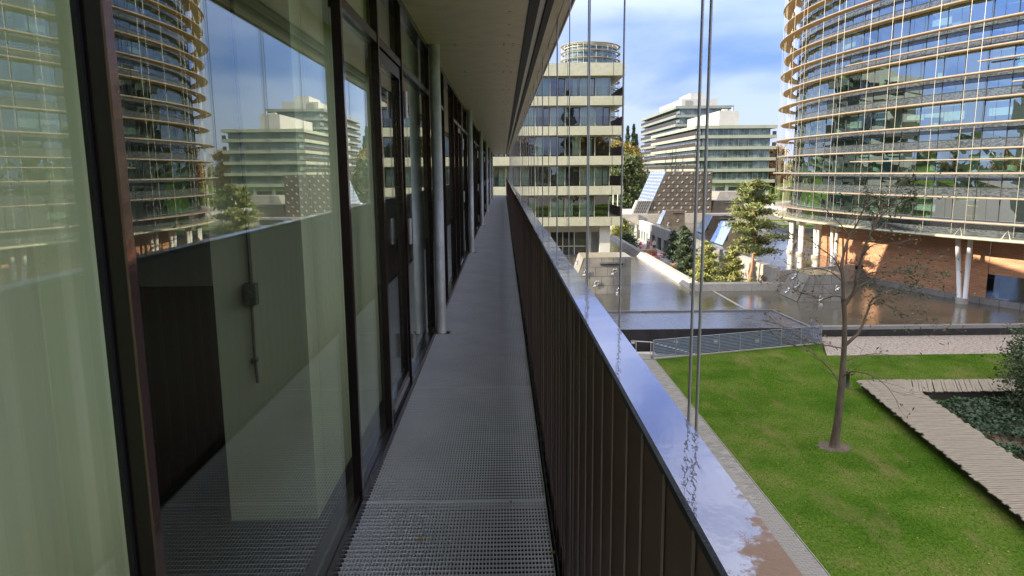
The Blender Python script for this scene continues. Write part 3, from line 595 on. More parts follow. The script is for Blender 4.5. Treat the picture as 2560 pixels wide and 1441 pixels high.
cu = MB(); ys = np.arange(-5, 1.56, .035)
for i in range(len(ys)-1):
    a = -.86+.022*math.sin(ys[i]*27)+.010*math.sin(ys[i]*61); b_ = -.86+.022*math.sin(ys[i+1]*27)+.010*math.sin(ys[i+1]*61); cu.quad((a, ys[i], DZ+.02), (b_, ys[i+1], DZ+.02), (b_, ys[i+1], SZ+.08), (a, ys[i], SZ+.08))
tag(cu.build('curtain', MM['curtain'], None, org=(-.86, -1.5, DZ)), 'pale green curtain drawn behind the nearest glass pane at the left edge', 'curtain')
# facade grid
MU = [1.185]
b = 2.93
while b < 43: MU += [b, b+.86, b+1.72, b+3.42, b+5.0]; b += 6.52
MU = [-3.8, -2.2, -.5]+[m for m in MU if m < 43.6]
GX = -.673
def mull(y, face=False):
    m = MB().box(GX-.001, GX+.036, y, y+.024, DZ+.03, SZ-.004).build('mullion', MM['darkframe'], ob)
    return m
for y in MU:
    m = mull(y)
    if y == 1.185: MB().box(GX+.0365, GX+.041, y-.001, y+.026, DZ+.03, SZ-.005).build('cover_strip', MM['frameface'], m); MB().box(GX-.006, GX+.004, y-.010, y-.001, DZ+.03, SZ-.005).build('gasket', MM['black'], m)
    else: MB().box(GX+.0365, GX+.039, y-.001, y+.026, DZ+.03, SZ-.005).build('cover_strip', MM['frameface'], m)
MB().box(GX-.05, GX+.05, -6, 43.6, DZ-.04, DZ+.045).build('sill', MM['darkframe'], ob); MB().box(GX+.008, GX+.03, -6, 43.6, DZ+.046, DZ+.052).build('sill_trim', MM['darkframe'], ob)
MB().box(GX-.05, GX+.045, -6, 43.6, SZ-.05, SZ-.006).build('head', MM['darkframe'], ob)
TZ = 11.08
hinge0 = None
for i, y in enumerate(MU[:-1]):
    y1 = MU[i+1]; w = y1-y
    rel = (y-2.93) % 6.52; trans = y > 2.5 and rel < 3.5; door = y > 2.5 and (abs(rel-.86) < .1)
    tz = TZ if trans else None
    if trans:
        MB().box(GX-.02, GX+.034, y+.042, y1-.006, TZ-.022, TZ+.022).build('transom', MM['darkframe'], ob)
        MB().box(GX-.003, GX+.003, y+.036, y1-.006, TZ+.032, SZ-.052).build('window_pane', MM['wglass'], ob)
    top = TZ-.032 if trans else SZ-.052
    if door:
        d = MB(); a, c_ = y+.040, y1-.012
        d.box(GX-.01, GX+.028, a, a+.06, DZ+.06, top); d.box(GX-.01, GX+.028, c_-.06, c_, DZ+.06, top); d.box(GX-.01, GX+.028, a+.061, c_-.061, top-.07, top-.001); d.box(GX-.01, GX+.028, a+.061, c_-.061, DZ+.06, DZ+.14)
        dr = d.build('door', MM['darkframe'], ob, org=(GX, y1, DZ))
        MB().box(GX-.003, GX+.003, a+.061, c_-.061, DZ+.141, top-.071).build('door_pane', MM['wglass'], dr)
        MB().box(GX+.029, GX+.036, a+.08, c_-.08, DZ+.075, DZ+.10).build('door_drip', MM['lighttrim'], dr)
        for zz in (9.22, 9.99, 10.80):
            hb = MB(); 
            for q in (0, .045, .125): hb.tube([(GX+.056, y1-.006, zz+q-.055), (GX+.056, y1-.006, zz+q+(.042 if q != .045 else .077)-.055)], .014, 10)
            hb.build('hinge', MM['hinge'], dr)
    else:
        MB().box(GX-.003, GX+.003, y+.036, y1-.006, DZ+.046, top).build('window_pane', MM['wglass'], ob)
        MB().box(GX+.005, GX+.018, y+.036, y+.052, DZ+.06, top).build('gasket', MM['black'], ob)
# galvanised posts in front of the glass
for k in range(6):
    y = 6.30+6.5*k
    c = MB().tube([(-.578, y, DZ-.3), (-.578, y, SZ)], .047, 20).build('steel_post', MM['galv'], None, org=(-.578, y, DZ), smooth=True)
    tag(c, ['galvanised round steel post nearest the camera, in front of the glass', 'second galvanised round steel post along the walkway', 'third galvanised round steel post along the walkway', 'fourth galvanised round steel post along the walkway', 'fifth galvanised round steel post along the walkway', 'farthest galvanised round steel post along the walkway'][k], 'post', 'galvanised posts along the glass facade')
    MB().box(-.655, -.50, y-.055, y+.06, DZ-.02, DZ+.0022).build('base_slot', MM['black'], c)
# leaves lying on the grating
for (x, y), l in zip(((-.345, 2.62), (.178, 2.50), (.02, 2.93), (-.60, 2.33)), ('yellow leaf lying on the grating near the front joint', 'yellow leaf wedged at the foot of the railing', 'tiny brown leaf crumb on the grating near the railing', 'tiny brown leaf crumb on the sill below the glass')):
    s = .014 if 'yellow' in l else .006; lf = MB()
    pts = [(-s, 0, .001), (-.4*s, .5*s, .004), (.4*s, .45*s, .006), (s, 0, .002), (.4*s, -.5*s, .003), (-.4*s, -.45*s, .005)]
    lf.poly([(x+a, y+b, DZ+.003+c) for a, b, c in pts]); lf.poly([(x+a, y+b, DZ+.0015+c) for a, b, c in pts[::-1]])
    tag(lf.build('fallen_leaf', MM['yleaf'] if s > .01 else MM['leafb'], None, org=(x, y, DZ)), l, 'leaf')

# ================================================================== ROUND TOWER (right)
class Ell:
    def __init__(s, cx, cy, a, b, t): s.p = (cx, cy, a, b, t)
    def pt(s, ph, d=0, da=None):
        cx, cy, a, b, t = s.p; a_ = a-(d if da is None else da); b_ = b-d; u = a_*math.cos(ph); v = b_*math.sin(ph)
        return (cx-math.sin(t)*u+math.cos(t)*v, cy+math.cos(t)*u+math.sin(t)*v)
    def even(s, n, d=0, da=None, ph0=-PI):
        q = [ph0+2*PI*i/1440 for i in range(1441)]; P = [Vector(s.pt(x, d, da)) for x in q]; L_ = [0]
        for i in range(1440): L_.append(L_[-1]+(P[i+1]-P[i]).length)
        res = []; j = 0
        for k in range(n):
            tg = L_[-1]*k/n
            while L_[j+1] < tg: j += 1
            res.append(q[j]+(q[j+1]-q[j])*(tg-L_[j])/(L_[j+1]-L_[j]))
        return res
def ring(e, z, h, o0, w0, w1, p0=-PI, p1=PI, n=160, da0=None):
    """flat blade ring: outer offset o0, width w0 on the long side and w1 at the tip; underside is material 0, rim material 1"""
    b = MB(); ph = [p0+(p1-p0)*i/n for i in range(n+1)]; O = []; I = []
    for p in ph:
        k = max(0, math.cos(p))**2; w = w0+(w1-w0)*k; O.append(e.pt(p, o0, o0-(.0))); a = e.pt(p, o0+w, o0+w); I.append(a)
    closed = abs(p1-p0-2*PI) < 1e-6
    for i in range(n):
        o_, q, r, s = O[i], O[i+1], I[i+1], I[i]
        b.cur = 0; b.quad((o_[0], o_[1], z), (s[0], s[1], z), (r[0], r[1], z), (q[0], q[1], z)); b.quad((s[0], s[1], z), (s[0], s[1], z+h), (r[0], r[1], z+h), (r[0], r[1], z))
        b.cur = 1; b.quad((o_[0], o_[1], z), (q[0], q[1], z), (q[0], q[1], z+h), (o_[0], o_[1], z+h)); b.quad((o_[0], o_[1], z+h), (q[0], q[1], z+h), (r[0], r[1], z+h), (s[0], s[1], z+h))
    # round nosing along the outer edge
    b.cur = 1; b.tube([(p[0], p[1], z+h*.45) for p in O], h*.5, 6, caps=not closed)
    return b
T = Ell(47.46, 56.82, 31.1, 16.55, .349)
GO, GOA = 1.15, 2.3      # glass line is set back from the rings
tw = thing('round_tower', (47.5, 56.8, .5), 'big oval glass tower with golden ring louvres standing over the pond on white columns', 'tower')
FZ0 = 6.35; FH = 3.4; NF = 8; NB = 84
phs = T.even(NB, GO, GOA, -PI); GP = [T.pt(p, GO, GOA) for p in phs]
def facing(i):   # bay faces the walkway
    a = GP[i]; b_ = GP[(i+1) % NB]; nx, ny = (b_[1]-a[1]), -(b_[0]-a[0]); l = math.hypot(nx, ny); m = ((a[0]+b_[0])/2, (a[1]+b_[1])/2)
    return ((-m[0])*nx+(-m[1])*ny)/l/math.hypot(*m) > -.03 and m[1] > 28
# orientation check: outward normal must point away from the centre
a = GP[0]; b_ = GP[1]; FL = 1 if ((b_[1]-a[1])*(a[0]-47.5)-(b_[0]-a[0])*(a[1]-56.8)) > 0 else -1
def facing(i):
    a = GP[i]; b_ = GP[(i+1) % NB]; nx, ny = FL*(b_[1]-a[1]), -FL*(b_[0]-a[0]); l = math.hypot(nx, ny); m = ((a[0]+b_[0])/2, (a[1]+b_[1])/2)
    return ((-m[0])*nx+(-m[1])*ny)/l/math.hypot(*m) > -.03 and m[1] > 28
def strip(b, i, z0, z1, tilt=0, inset=.03):
    a = Vector(GP[i]); c = Vector(GP[(i+1) % NB]); d = (c-a); a = a+d*inset/ d.length; c = c-d*inset/d.length
    n = Vector((FL*d.y, -FL*d.x)).normalized(); o1 = n*random.uniform(-tilt, tilt); o2 = n*random.uniform(-tilt, tilt); o3 = n*random.uniform(-tilt, tilt)
    b.quad((a.x+o1.x, a.y+o1.y, z0), (c.x+o2.x, c.y+o2.y, z0), (c.x+o3.x, c.y+o3.y, z1), (a.x+o3.x, a.y+o3.y, z1))
back = MB(); backf = MB(); np_, ns = 0, 0
for k in range(NF):
    z = FZ0+k*FH
    segs = [(0, .32, 'f'), (.36, 1.98, 'g'), (2.0, 2.62, 's'), (2.68, 3.14, 'g2'), (3.16, 3.38, 's2')]
    for i in range(NB):
        near = facing(i) and k < 5
        for z0, z1, kd in segs:
            if kd[0] == 'g':
                if near and kd == 'g':
                    b = MB(); strip(b, i, z+z0, z+z1, .018); b.build('window_pane', MM['tglass'], tw)
                else: strip(back, i, z+z0, z+z1, .01)
            else:
                if near and kd == 's':
                    b = MB(); strip(b, i, z+z0, z+z1, .008); b.build('spandrel_panel', MM['tfrit'], tw)
                else: strip(backf, i, z+z0, z+z1, .006)
tag(back.build('glazing', MM['tglass'], tw), kind='stuff'); tag(backf.build('spandrels', MM['tfrit'], tw), kind='stuff')
mu = MB()
for i in range(NB): x, y = GP[i]; mu.rbox((x, y), .03, .03, FZ0, FZ0+FH*NF, phs[i])
mu.build('mullions', MM['mullion'], tw)
hb = MB()
for k in range(NF+1):
    for zz in (.34, 1.99, 2.65):
        if k == NF: break
        hb.tube([(*T.pt(-PI+2*PI*i/120, GO-.02, GOA-.02), FZ0+k*FH+zz) for i in range(121)], .022, 4, caps=False)
hb.build('transoms', MM['mullion'], tw)
# floor plates, cores, columns, blinds and coloured panels inside
for k in range(NF+1):
    z = FZ0+k*FH; po = [T.pt(-PI+2*PI*i/72, GO+.22, GOA+.22) for i in range(72)]
    if FL < 0: po = po[::-1]
    MB().prism(po, z-.28 if k else z-.5, z).build('floor_plate', MM['slab'], tw)
    if k: 
        po = [T.pt(-PI+2*PI*i/72, GO+1.2, GOA+1.2) for i in range(72)]
        MB().prism(po, z-.80, z-.285).build('ceiling_raft', MM['slab'], tw)
po = [T.pt(-PI+2*PI*i/48, 9.0, 13) for i in range(48)]; MB().prism(po, FZ0, FZ0+FH*NF-.3).build('core', MM['inter'], tw)
ic = T.even(22, GO+1.5, GOA+1.7, -PI)
for p in ic:
    x, y = T.pt(p, GO+1.5, GOA+1.7)
    if y > 35 and x < 52: MB().tube([(x, y, FZ0), (x, y, FZ0+FH*NF-.3)], .33, 14).build('inner_column', MM['greencol'], tw, smooth=True)
vis = [i for i in range(NB) if facing(i)]
inn = {'blind': [], 'blue': [], 'yellow': [], 'partition': [], 'whitecol': []}
for k in range(6):
    z = FZ0+k*FH
    for i in vis:
        a = Vector(T.pt(phs[i], GO+.35, GOA+.35)); c = Vector(T.pt(phs[(i+1) % NB], GO+.35, GOA+.35)); c2 = Vector(T.pt(phs[i], GO+3.2, GOA+3.2)); c3 = Vector(T.pt(phs[(i+1) % NB], GO+3.2, GOA+3.2))
        r = random.random()
        if r < (.30 if k < 5 else .2):
            h = random.uniform(.5, 1.3); h2 = h+random.uniform(-.15, .15); zt = z+1.98; inn['blind'].append([(a.x, a.y, zt-h), (c.x, c.y, zt-h2), (c.x, c.y, zt), (a.x, a.y, zt)])
        elif r < .36: inn['blue'].append([(c2.x, c2.y, z), (c3.x, c3.y, z), (c3.x, c3.y, z+1.9), (c2.x, c2.y, z+1.9)])
        elif r < .375: inn['yellow'].append([(c2.x, c2.y, z), (c3.x, c3.y, z), (c3.x, c3.y, z+2.6), (c2.x, c2.y, z+2.6)])
        if random.random() < .34: inn['partition'].append([(a.x, a.y, z), (c2.x, c2.y, z), (c2.x, c2.y, z+2.6), (a.x, a.y, z+2.6)])
        if random.random() < .3: inn['partition'].append([(c2.x, c2.y, z), (c3.x, c3.y, z), (c3.x, c3.y, z+2.6), (c2.x, c2.y, z+2.6)])
        if random.random() < .3: m = a.lerp(c, .5); m2 = m+(a-c).normalized()*.1; inn['whitecol'].append([(a.x, a.y, z+.02), (c.x, c.y, z+.02), (c.x, c.y, z+.30), (a.x, a.y, z+.30)])
for q, m, nm in (('blind', 'blind', 'blind'), ('blue', 'blue', 'blue_panel'), ('yellow', 'yellow', 'yellow_panel'), ('partition', 'inter', 'room_wall'), ('whitecol', 'blind', 'window_board')):
    for j, qd in enumerate(inn[q]): MB().quad(*qd).build(nm, MM[m], tw)
po = [T.pt(-PI+2*PI*i/72, GO+.1, GOA+.1) for i in range(72)]; MB().prism(po, FZ0+FH*NF, FZ0+FH*NF+.5).build('roof', MM['band'], tw)
# ring louvres
for k in range(16):
    z = 6.62+1.70*k; off = [0, .25, -.25, .1, -.1, .3, 0, .35, .05, .3, -.2, .2, .0, .25, 0, .2][k]
    ring(T, z-.07, .12, off, .62, (2.1 if k == 0 else 1.25+.1*(k % 3)-off*.5)).build('ring_louvre', [MM['gold'], MM['rim']], tw)
for k, p0, p1 in ((2.55, -1.75, -1.25), (6.45, -2.1, -1.62), (7.3, -1.9, -1.2), (5.5, -1.95, -1.7), (1.5, -2.4, -1.9)):
    ring(T, 6.6+1.7*k, .09, .3, .3, .3, p0, p1, 40).build('ring_louvre', [MM['gold'], MM['rim']], tw)
rods = T.even(46, .06, .06, -PI)
for p in rods:
    x, y = T.pt(p, .06, .06)
    if y < 22 or (x > 56): continue
    for dp in ((-.006, .026) if rods.index(p) % 2 else (-.006,)):
        x, y = T.pt(p+dp, .10, .10); MB().tube([(x, y, 5.75), (x, y, FZ0+FH*NF)], .0125, 5).build('rod', MM['rod'], tw)
for p in T.even(30, .8, 1.2, -.75)[:0]: pass
for i in range(22):   # inner hangers crowding at the far tip
    p = -.62+i*.055; x, y = T.pt(p, .75, 1.0); MB().tube([(x, y, 5.75), (x, y, FZ0+FH*NF)], .014, 4).build('rod', MM['rod'], tw)
# base: skirt of dark frit, soffit ring, brick drum, plinth
sk = MB(); n_ = 120
for i in range(n_):
    p0, p1 = -PI+2*PI*i/n_, -PI+2*PI*(i+1)/n_; a = T.pt(p0, 1.0, 1.6); b_ = T.pt(p1, 1.0, 1.6); sk.quad((*a, 5.62), (*b_, 5.62), (*b_, 6.40), (*a, 6.40))
sk.build('skirt', MM['tfrit'], tw)
rg = ring(T, 5.42, .16, .05, 1.3, 1.9); rg.build('soffit_ring', [MM['band'], MM['band']], tw)
po = [T.pt(-PI+2*PI*i/72, .9, 1.2) for i in range(72)]; MB().prism(po, 5.30, 5.41).build('soffit', MM['inter'], tw)
for p in rods[::1]:   # small struts between skirt and soffit ring
    a = T.pt(p, .15, .15); b_ = T.pt(p+.02, .15, .15); c = T.pt(p+.01, .4, .5)
    if a[1] < 30 or a[0] > 50: continue
    MB().tube([(*a, 5.58), (*c, 6.2), (*b_, 5.58)], .02, 4).build('strut', MM['rod'], tw)
def brickseg(p0, p1, z0, z1, nm='brick_wall', d=4.1, da=6.0, m='brick', n=40):
    b = MB(); s = 0; last = None; uv = []
    for i in range(n+1):
        p = p0+(p1-p0)*i/n; q = T.pt(p, d, da)
        if last: s += math.hypot(q[0]-last[0], q[1]-last[1])
        last = q; b.v += [(*q, z0), (*q, z1)]; uv += [(s, z0), (s, z1)]
    for i in range(n): b.f.append((2*i, 2*i+2, 2*i+3, 2*i+1)); b.mi.append(0)
    b.uv = uv; return b.build(nm, MM[m], tw)
brickseg(-1.585, -.80, .95, 5.30, d=3, da=5); brickseg(-2.6, -1.64, 2.72, 5.30, d=3.05, da=5.05, n=50); brickseg(-1.64, -1.585, .95, 5.3, d=3.0, da=5.0, n=3)
MB().prism([T.pt(-.80, 3, 5), T.pt(-.80, 9, 11), T.pt(-.80, 9.2, 11.2), T.pt(-.83, 3.1, 5.1)], .95, 5.3).build('end_wall', MM['brick'] if False else MM['boulder'], tw)
pn = 60
for i in range(34):
    p0 = -2.6+i*.054; p1 = p0+.0525; MB().prism([T.pt(p0, 2.85, 4.85), T.pt(p1, 2.85, 4.85), T.pt(p1, 3.2, 5.2), T.pt(p0, 3.2, 5.2)], .3, .95).build('plinth_block', MM['granite'], tw)
k = -2.6; ww = [.11, .035]
i = 0
while k < -1.66:
    p1 = min(k+.075, -1.655); b = MB(); b.quad((*T.pt(k, 3.2, 5.2), .97), (*T.pt(p1, 3.2, 5.2), .97), (*T.pt(p1, 3.2, 5.2), 2.70), (*T.pt(k, 3.2, 5.2), 2.70)); b.build('lower_window', MM['bglass'], tw)
    if i % 2: x, y = T.pt(k, 3.15, 5.15); MB().rbox((x, y), .06, .06, .96, 2.7, k).build('window_post', MM['whitecol'], tw)
    if i % 2 == 0: b = MB(); b.quad((*T.pt(k+.006, 3.7, 5.7), .97), (*T.pt(p1-.006, 3.7, 5.7), .97), (*T.pt(p1-.006, 3.7, 5.7), 2.70), (*T.pt(k+.006, 3.7, 5.7), 2.70)); b.build('curtain', MM['interd'], tw)
    k = p1; i += 1
b = MB(); P_ = [T.pt(-2.6+i*.05, 5.5, 8) for i in range(20)]
for i in range(19): b.quad((*P_[i], .5), (*P_[i+1], .5), (*P_[i+1], 5.3), (*P_[i], 5.3))
b.build('room_wall', MM['interd'], tw)
def vcol(p, d, lean, zf=.5):
    x, y = T.pt(p, d, d); MB().tube([(x, y, zf-.4), (x, y, zf+.42)], .42, 16).build('column_foot', MM['conc'], tw)
    for s in (-1, 1):
        tx, ty = T.pt(p+s*.017+lean, d+.1, d+.1); fx, fy = T.pt(p+s*.0075, d, d)
        MB().tube([(fx, fy, zf+.38), (tx, ty, 5.3)], [.165, .175], 14).build('column', MM['whitecol'], tw, smooth=True)
for p, d, ln in ((-1.605, 1.7, .012), (-1.775, 1.45, .012), (-1.95, 1.3, .01), (-2.12, 1.3, .01)): vcol(p, d, ln)
for p, d, ln in ((-.80, 1.1, .01), (-.885, 1.4, .01), (-.98, 1.9, .012), (-1.10, 2.0, .012)): vcol(p, d, ln, .5 if p < -1.0 else 1.7)
for p, d in ((-.6, 2.0), (-.42, 2.2)): vcol(p, d, .01, 1.7)

# ================================================================== OFFICE BLOCKS
def office(name, label, x0, x1, y0, y1, decks, zg, roof_z, roof_h, mod, over, near, bandm, side='right', front_recess=.9):
    """x0..x1,y0..y1 outer band outline; decks = deck levels, each with a band below"""
    bd = thing(name, ((x0+x1)/2, (y0+y1)/2, zg), label, 'building'); bh = .98
    gx1 = x1-over; gx0 = x0+over; gy0 = y0+front_recess
    for z in decks: MB().box(x0, x1, y0, y1, z-bh, z).build('band', bandm, bd)
    MB().box(x0-.03, x1+.03, y0-.05, y1+.05, roof_z-roof_h, roof_z).build('roof_fascia', bandm, bd)
    seams = MB()
    for z in decks+[roof_z]:
        hh = bh if z != roof_z else roof_h; yf = y0 if z != roof_z else y0-.05
        x = x0+2
        while x < x1-.5: seams.box(x, x+.03, yf-.012, yf-.001, z-hh+.01, z-.01); x += mod*3
    seams.build('seams', MM['joint'] if near else MM['bandc'], bd)
    tops = decks[1:]+[roof_z]; heads = [z-bh for z in decks[1:]]+[roof_z-roof_h]
    x_l = gx0; nwin = int(round((gx1-gx0)/mod))
    fr0 = pn0 = None
    for k, z in enumerate(decks):
        hd = heads[k]
        for i in range(nwin):
            a = gx1-(i+1)*mod; c = gx1-i*mod
            if near and a < -2.2: continue
            if near:
                m = MB(); m.cur = 0; m.box(c-.09, c, gy0, gy0+.14, z, hd); m.box(a, c-.09, gy0+.02, gy0+.12, hd-.16, hd); m.cur = 1
                m.box(a+.02, c-.10, gy0+.03, gy0+.09, z, z+.06)
                if i % 2 == (0 if k % 2 else 1): m.box(a+.82, c-.11, gy0-.0, gy0+.02, z+.07, z+.14); m.box(a+.80, a+.88, gy0, gy0+.08, z+.06, hd-.17); m.box(c-.19, c-.11, gy0, gy0+.08, z+.06, hd-.17); m.box(a+.88, c-.19, gy0, gy0+.08, hd-.26, hd-.17)
                w = m.build('window', [bandm, MM['darkframe']], bd, org=(a, gy0, z))
                p = MB(); t = [random.uniform(-.004, .004) for _ in range(3)]; p.quad((a, gy0+.06+t[0], z), (c-.09, gy0+.06+t[1], z), (c-.09, gy0+.06+t[2], hd-.1), (a, gy0+.06+t[2]+t[0]-t[1], hd-.1)); p.build('pane', MM['bglass'], w)
                if random.random() < .60:
                    q = MB(); s0_ = a+random.choice((0, 0, .8)); e0 = c-.1-random.choice((0, 0, .7)); e0 = max(e0, s0_+.5); n_ = 14
                    for j in range(n_):
                        xa = s0_+(e0-s0_)*j/n_; xb = s0_+(e0-s0_)*(j+1)/n_; q.quad((xa, gy0+.35+.05*(j % 2), z), (xb, gy0+.35+.05*((j+1) % 2), z), (xb, gy0+.35+.05*((j+1) % 2), hd), (xa, gy0+.35+.05*(j % 2), hd))
                    q.build('curtain', MM['curtainb'], w)
            else:
                m = MB(); m.cur = 0; m.box(c-.10, c, gy0-.02, gy0+.1, z, hd); m.cur = 2; m.quad((a, gy0+random.uniform(0, .02), z), (c-.10, gy0+random.uniform(0, .02), z), (c-.10, gy0+.02, hd), (a, gy0+.02, hd)); m.cur = 1; m.box(a, c-.1, gy0-.03, gy0-.001, hd-.14, hd)
                if i % 2: m.box(a+.75, a+.85, gy0-.03, gy0-.002, z, hd-.15); m.box(c-.2, c-.1, gy0-.03, gy0-.002, z, hd-.15)
                m.build('window', [bandm, MM['mullion'], MM['cglass']], bd)
        if near:
            MB().box(x0, gx1-.1, gy0+3.2, gy0+3.4, z, hd).build('room_wall', MM['inter' if k % 2 else 'interd'], bd)
            MB().box(gx1-.16, gx1-.04, gy0+.15, y1-1, z, hd).build('side_wall', MM['interd'], bd)
            rb = MB(); x = max(x0+.1, -2.5)
            while x < x1-.05: rb.box(x, x+.018, y0+.05, y0+.07, z, z+1.05); x += .125
            rb.box(max(x0, -2.5), x1, y0+.05, y0+.07, z+.08, z+.11); rb.build('balustrade', MM['darkframe'], bd)
            bs = MB()
            y = y0+.1
            while y < y1: bs.box(x1-.14, x1-.10, y, y+.12, z, z+1.08); y += .13
            bs.build('side_railing', MM['fbrown'], bd)
        else:
            MB().box(gx0, gx1, gy0+.12, y1-1, z, hd).build('storey', MM['interd'], bd)
            rb = MB(); rb.box(x1-.3, x1-.05, y0+.1, y0+.2, z, z+1.1) if False else None
            MB().box(gx1+.4, x1-.15, y0+.15, y0+.25, z, z+1.15).build('end_railing', MM['fbrown'], bd)
            MB().box(x0+.10, x0+.22, y0+.2, y1, z, z+1.2).build('side_railing', MM['fbrown'], bd)
            sg = MB(); y = gy0+.2
            while y < y1-1: sg.quad((gx0-.02, y+1.45, z), (gx0-.02, y, z), (gx0-.02, y, hd), (gx0-.02, y+1.45, hd)); y += 1.6
            tag(sg.build('side_glazing', MM['cglass'], bd), kind='stuff'); MB().box(gx0-.005, gx0+.12, gy0, y1-1, z, hd).build('side_wall', bandm, bd)
            mesh = MB(); x = x0+.3
            rr = MB(); rr.box(x0+.1, x1, y0+.06, y0+.10, z+.0, z+1.0) if False else None
    return bd
B = office('office_block', 'cream banded office block with balconies at the end of the walkway', -20, 13.55, 80, 96, [DZ-6.72+3.0, DZ-.22, DZ+3.11, DZ+6.39, DZ+9.62], 0, 22.1, 1.35, 1.68, 1.4, True, MM['band'])
# ground storey of that block: white render, columns, tall glazing
gz = DZ-6.72+3.0-.98
MB().box(-20, 12.3, 83.2, 95, gz-.95, gz).build('lintel', MM['cream'], B); MB().box(-20, 5.6, 83.2, 83.5, -.5, gz-.95).build('ground_wall', MM['cream'], B); MB().box(9.9, 10.4, 83.21, 83.5, -.5, gz-.95).build('pier', MM['cream'], B)
MB().box(11.1, 12.3, 81.0, 81.7, -.5, gz).build('column', MM['cream'], B); MB().box(12.0, 12.3, 83.5, 95, -.5, gz-.95).build('side_wall', MM['cream'], B)
MB().box(10.4, 12.0, 85.0, 85.2, -.5, gz-.95).build('recess_wall', MM['cream'], B)
for i, x in enumerate((5.62, 7.0, 8.45)):
    MB().box(x, x+1.40, 83.35, 83.40, -.3, 1.55).build('ground_window', MM['bglass'], B); MB().box(x, x+1.40, 83.35, 83.40, 1.65, gz-.96).build('ground_window', MM['bglass'], B); MB().box(x+1.36, x+1.46, 83.3, 83.42, -.5, gz-.96).build('window_post', MM['cream'], B)
MB().box(5.6, 9.9, 83.3, 83.42, 1.55, 1.65).build('transom', MM['cream'], B); MB().box(5.6, 12, 86.5, 86.7, -.5, gz-.96).build('room_wall', MM['interd'], B); MB().box(-20, 12.3, 83.3, 96, -.9, -.52).build('floor_slab', MM['conc'], B)
MB().box(-20, 13.0, 82.6, 96, -.95, .62).build('base', MM['concd'], B)
CF = [6.24+1.05+3.47*k for k in range(5)]
CB = office('office_block', 'distant pale green banded office block with a white plant room on its roof', 60.5, 86.3, 225, 292, CF, .6, 24.2, 1.0, 1.66, 1.8, False, MM['bandc'])
MB().box(62.6, 85, 227.5, 290, .6, 6.2).build('ground_wall', MM['interd'], CB)
for x in (62.5, 66.8, 71, 77, 84): MB().box(x, x+1.1, 226.6, 227.6, .6, 6.3).build('column', MM['cream'], CB)
for x in (63.6, 67.9): MB().box(x, x+3.1, 227.35, 227.48, 1.2, 4.9).build('ground_window', MM['cglass'], CB)
MB().box(62.5, 85.1, 227.3, 227.5, 4.95, 6.25).build('lintel', MM['cream'], CB)
pr = MB().box(70.8, 77.3, 235, 275, 24.2, 29.4).build('plant_room', MM['white'], CB); MB().tube([(75.5, 236, 29.4), (75.5, 236, 30.6)], .4, 10).build('flue', MM['postm'], pr); MB().box(73, 74.5, 238, 240, 29.4, 30.2).build('vent', MM['white'], pr)
for y in (236, 245, 255, 265): MB().box(77.31, 77.36, y, y+3, 26, 28.5).build('louvre', MM['granite'], pr)
DF = [35.1-1.1-2.35-3.45*k for k in range(8)][::-1]
DB = office('office_block', 'farthest tall banded office block rising behind, with white roof boxes', 67.4, 90.0, 280, 350, DF, .6, 35.1, 1.1, 1.7, 1.8, False, MM['bandd'])
MB().box(69.5, 88, 282, 348, .6, DF[0]-.98).build('ground_wall', MM['interd'], DB)
pr = MB().box(72, 86.5, 290, 330, 35.1, 38.6).build('plant_room', MM['white'], DB); MB().box(76, 82, 292, 310, 38.6, 41).build('plant_room', MM['white'], DB)
for x, y in ((73.5, 291.5), (83.5, 292)): MB().box(x, x+2.5, y-1.7, y-1.55, 36, 38).build('vent', MM['granite'], pr)

# second oval tower behind the cream block
T2 = Ell(22.4, 184, 8.6, 7.2, -.5)
t2 = thing('round_tower', (22.4, 184, 0), 'far oval glass tower with ring louvres peeping over the roof of the cream block', 'tower')
nb2 = 46; P2 = [T2.pt(-PI+2*PI*i/nb2, .9) for i in range(nb2)]
for k in range(11):
    z = 1+3.45*k
    for i in range(nb2):
        a = P2[i]; c = P2[(i+1) % nb2]
        if k >= 9 and (a[1]+c[1])/2 < 184:
            b = MB(); b.quad((*a, z+.9), (*c, z+.9), (*c, z+3.4), (*a, z+3.4)); b.build('window_pane', MM['cglass'], t2)
            b = MB(); b.quad((*a, z), (*c, z), (*c, z+.86), (*a, z+.86)); b.build('spandrel_panel', MM['blind'], t2)
MB().prism([T2.pt(-PI+2*PI*i/60, 1.1) for i in range(60)], -1, 40.5).build('core', MM['cglass'], t2)
MB().prism([T2.pt(-PI+2*PI*i/60, .8) for i in range(60)], 40.2, 41.0).build('roof', MM['bandc'], t2)
for k in range(14): ring(T2, 40.9-1.72*k, .18, 0, .45, 1.2, n=80).build('ring_louvre', [MM['gold'], MM['rim']], t2)
for i in range(30): x, y = T2.pt(-PI+2*PI*i/30, .1); MB().tube([(x, y, 5), (x, y, 41)], .03, 4).build('rod', MM['rod'], t2)

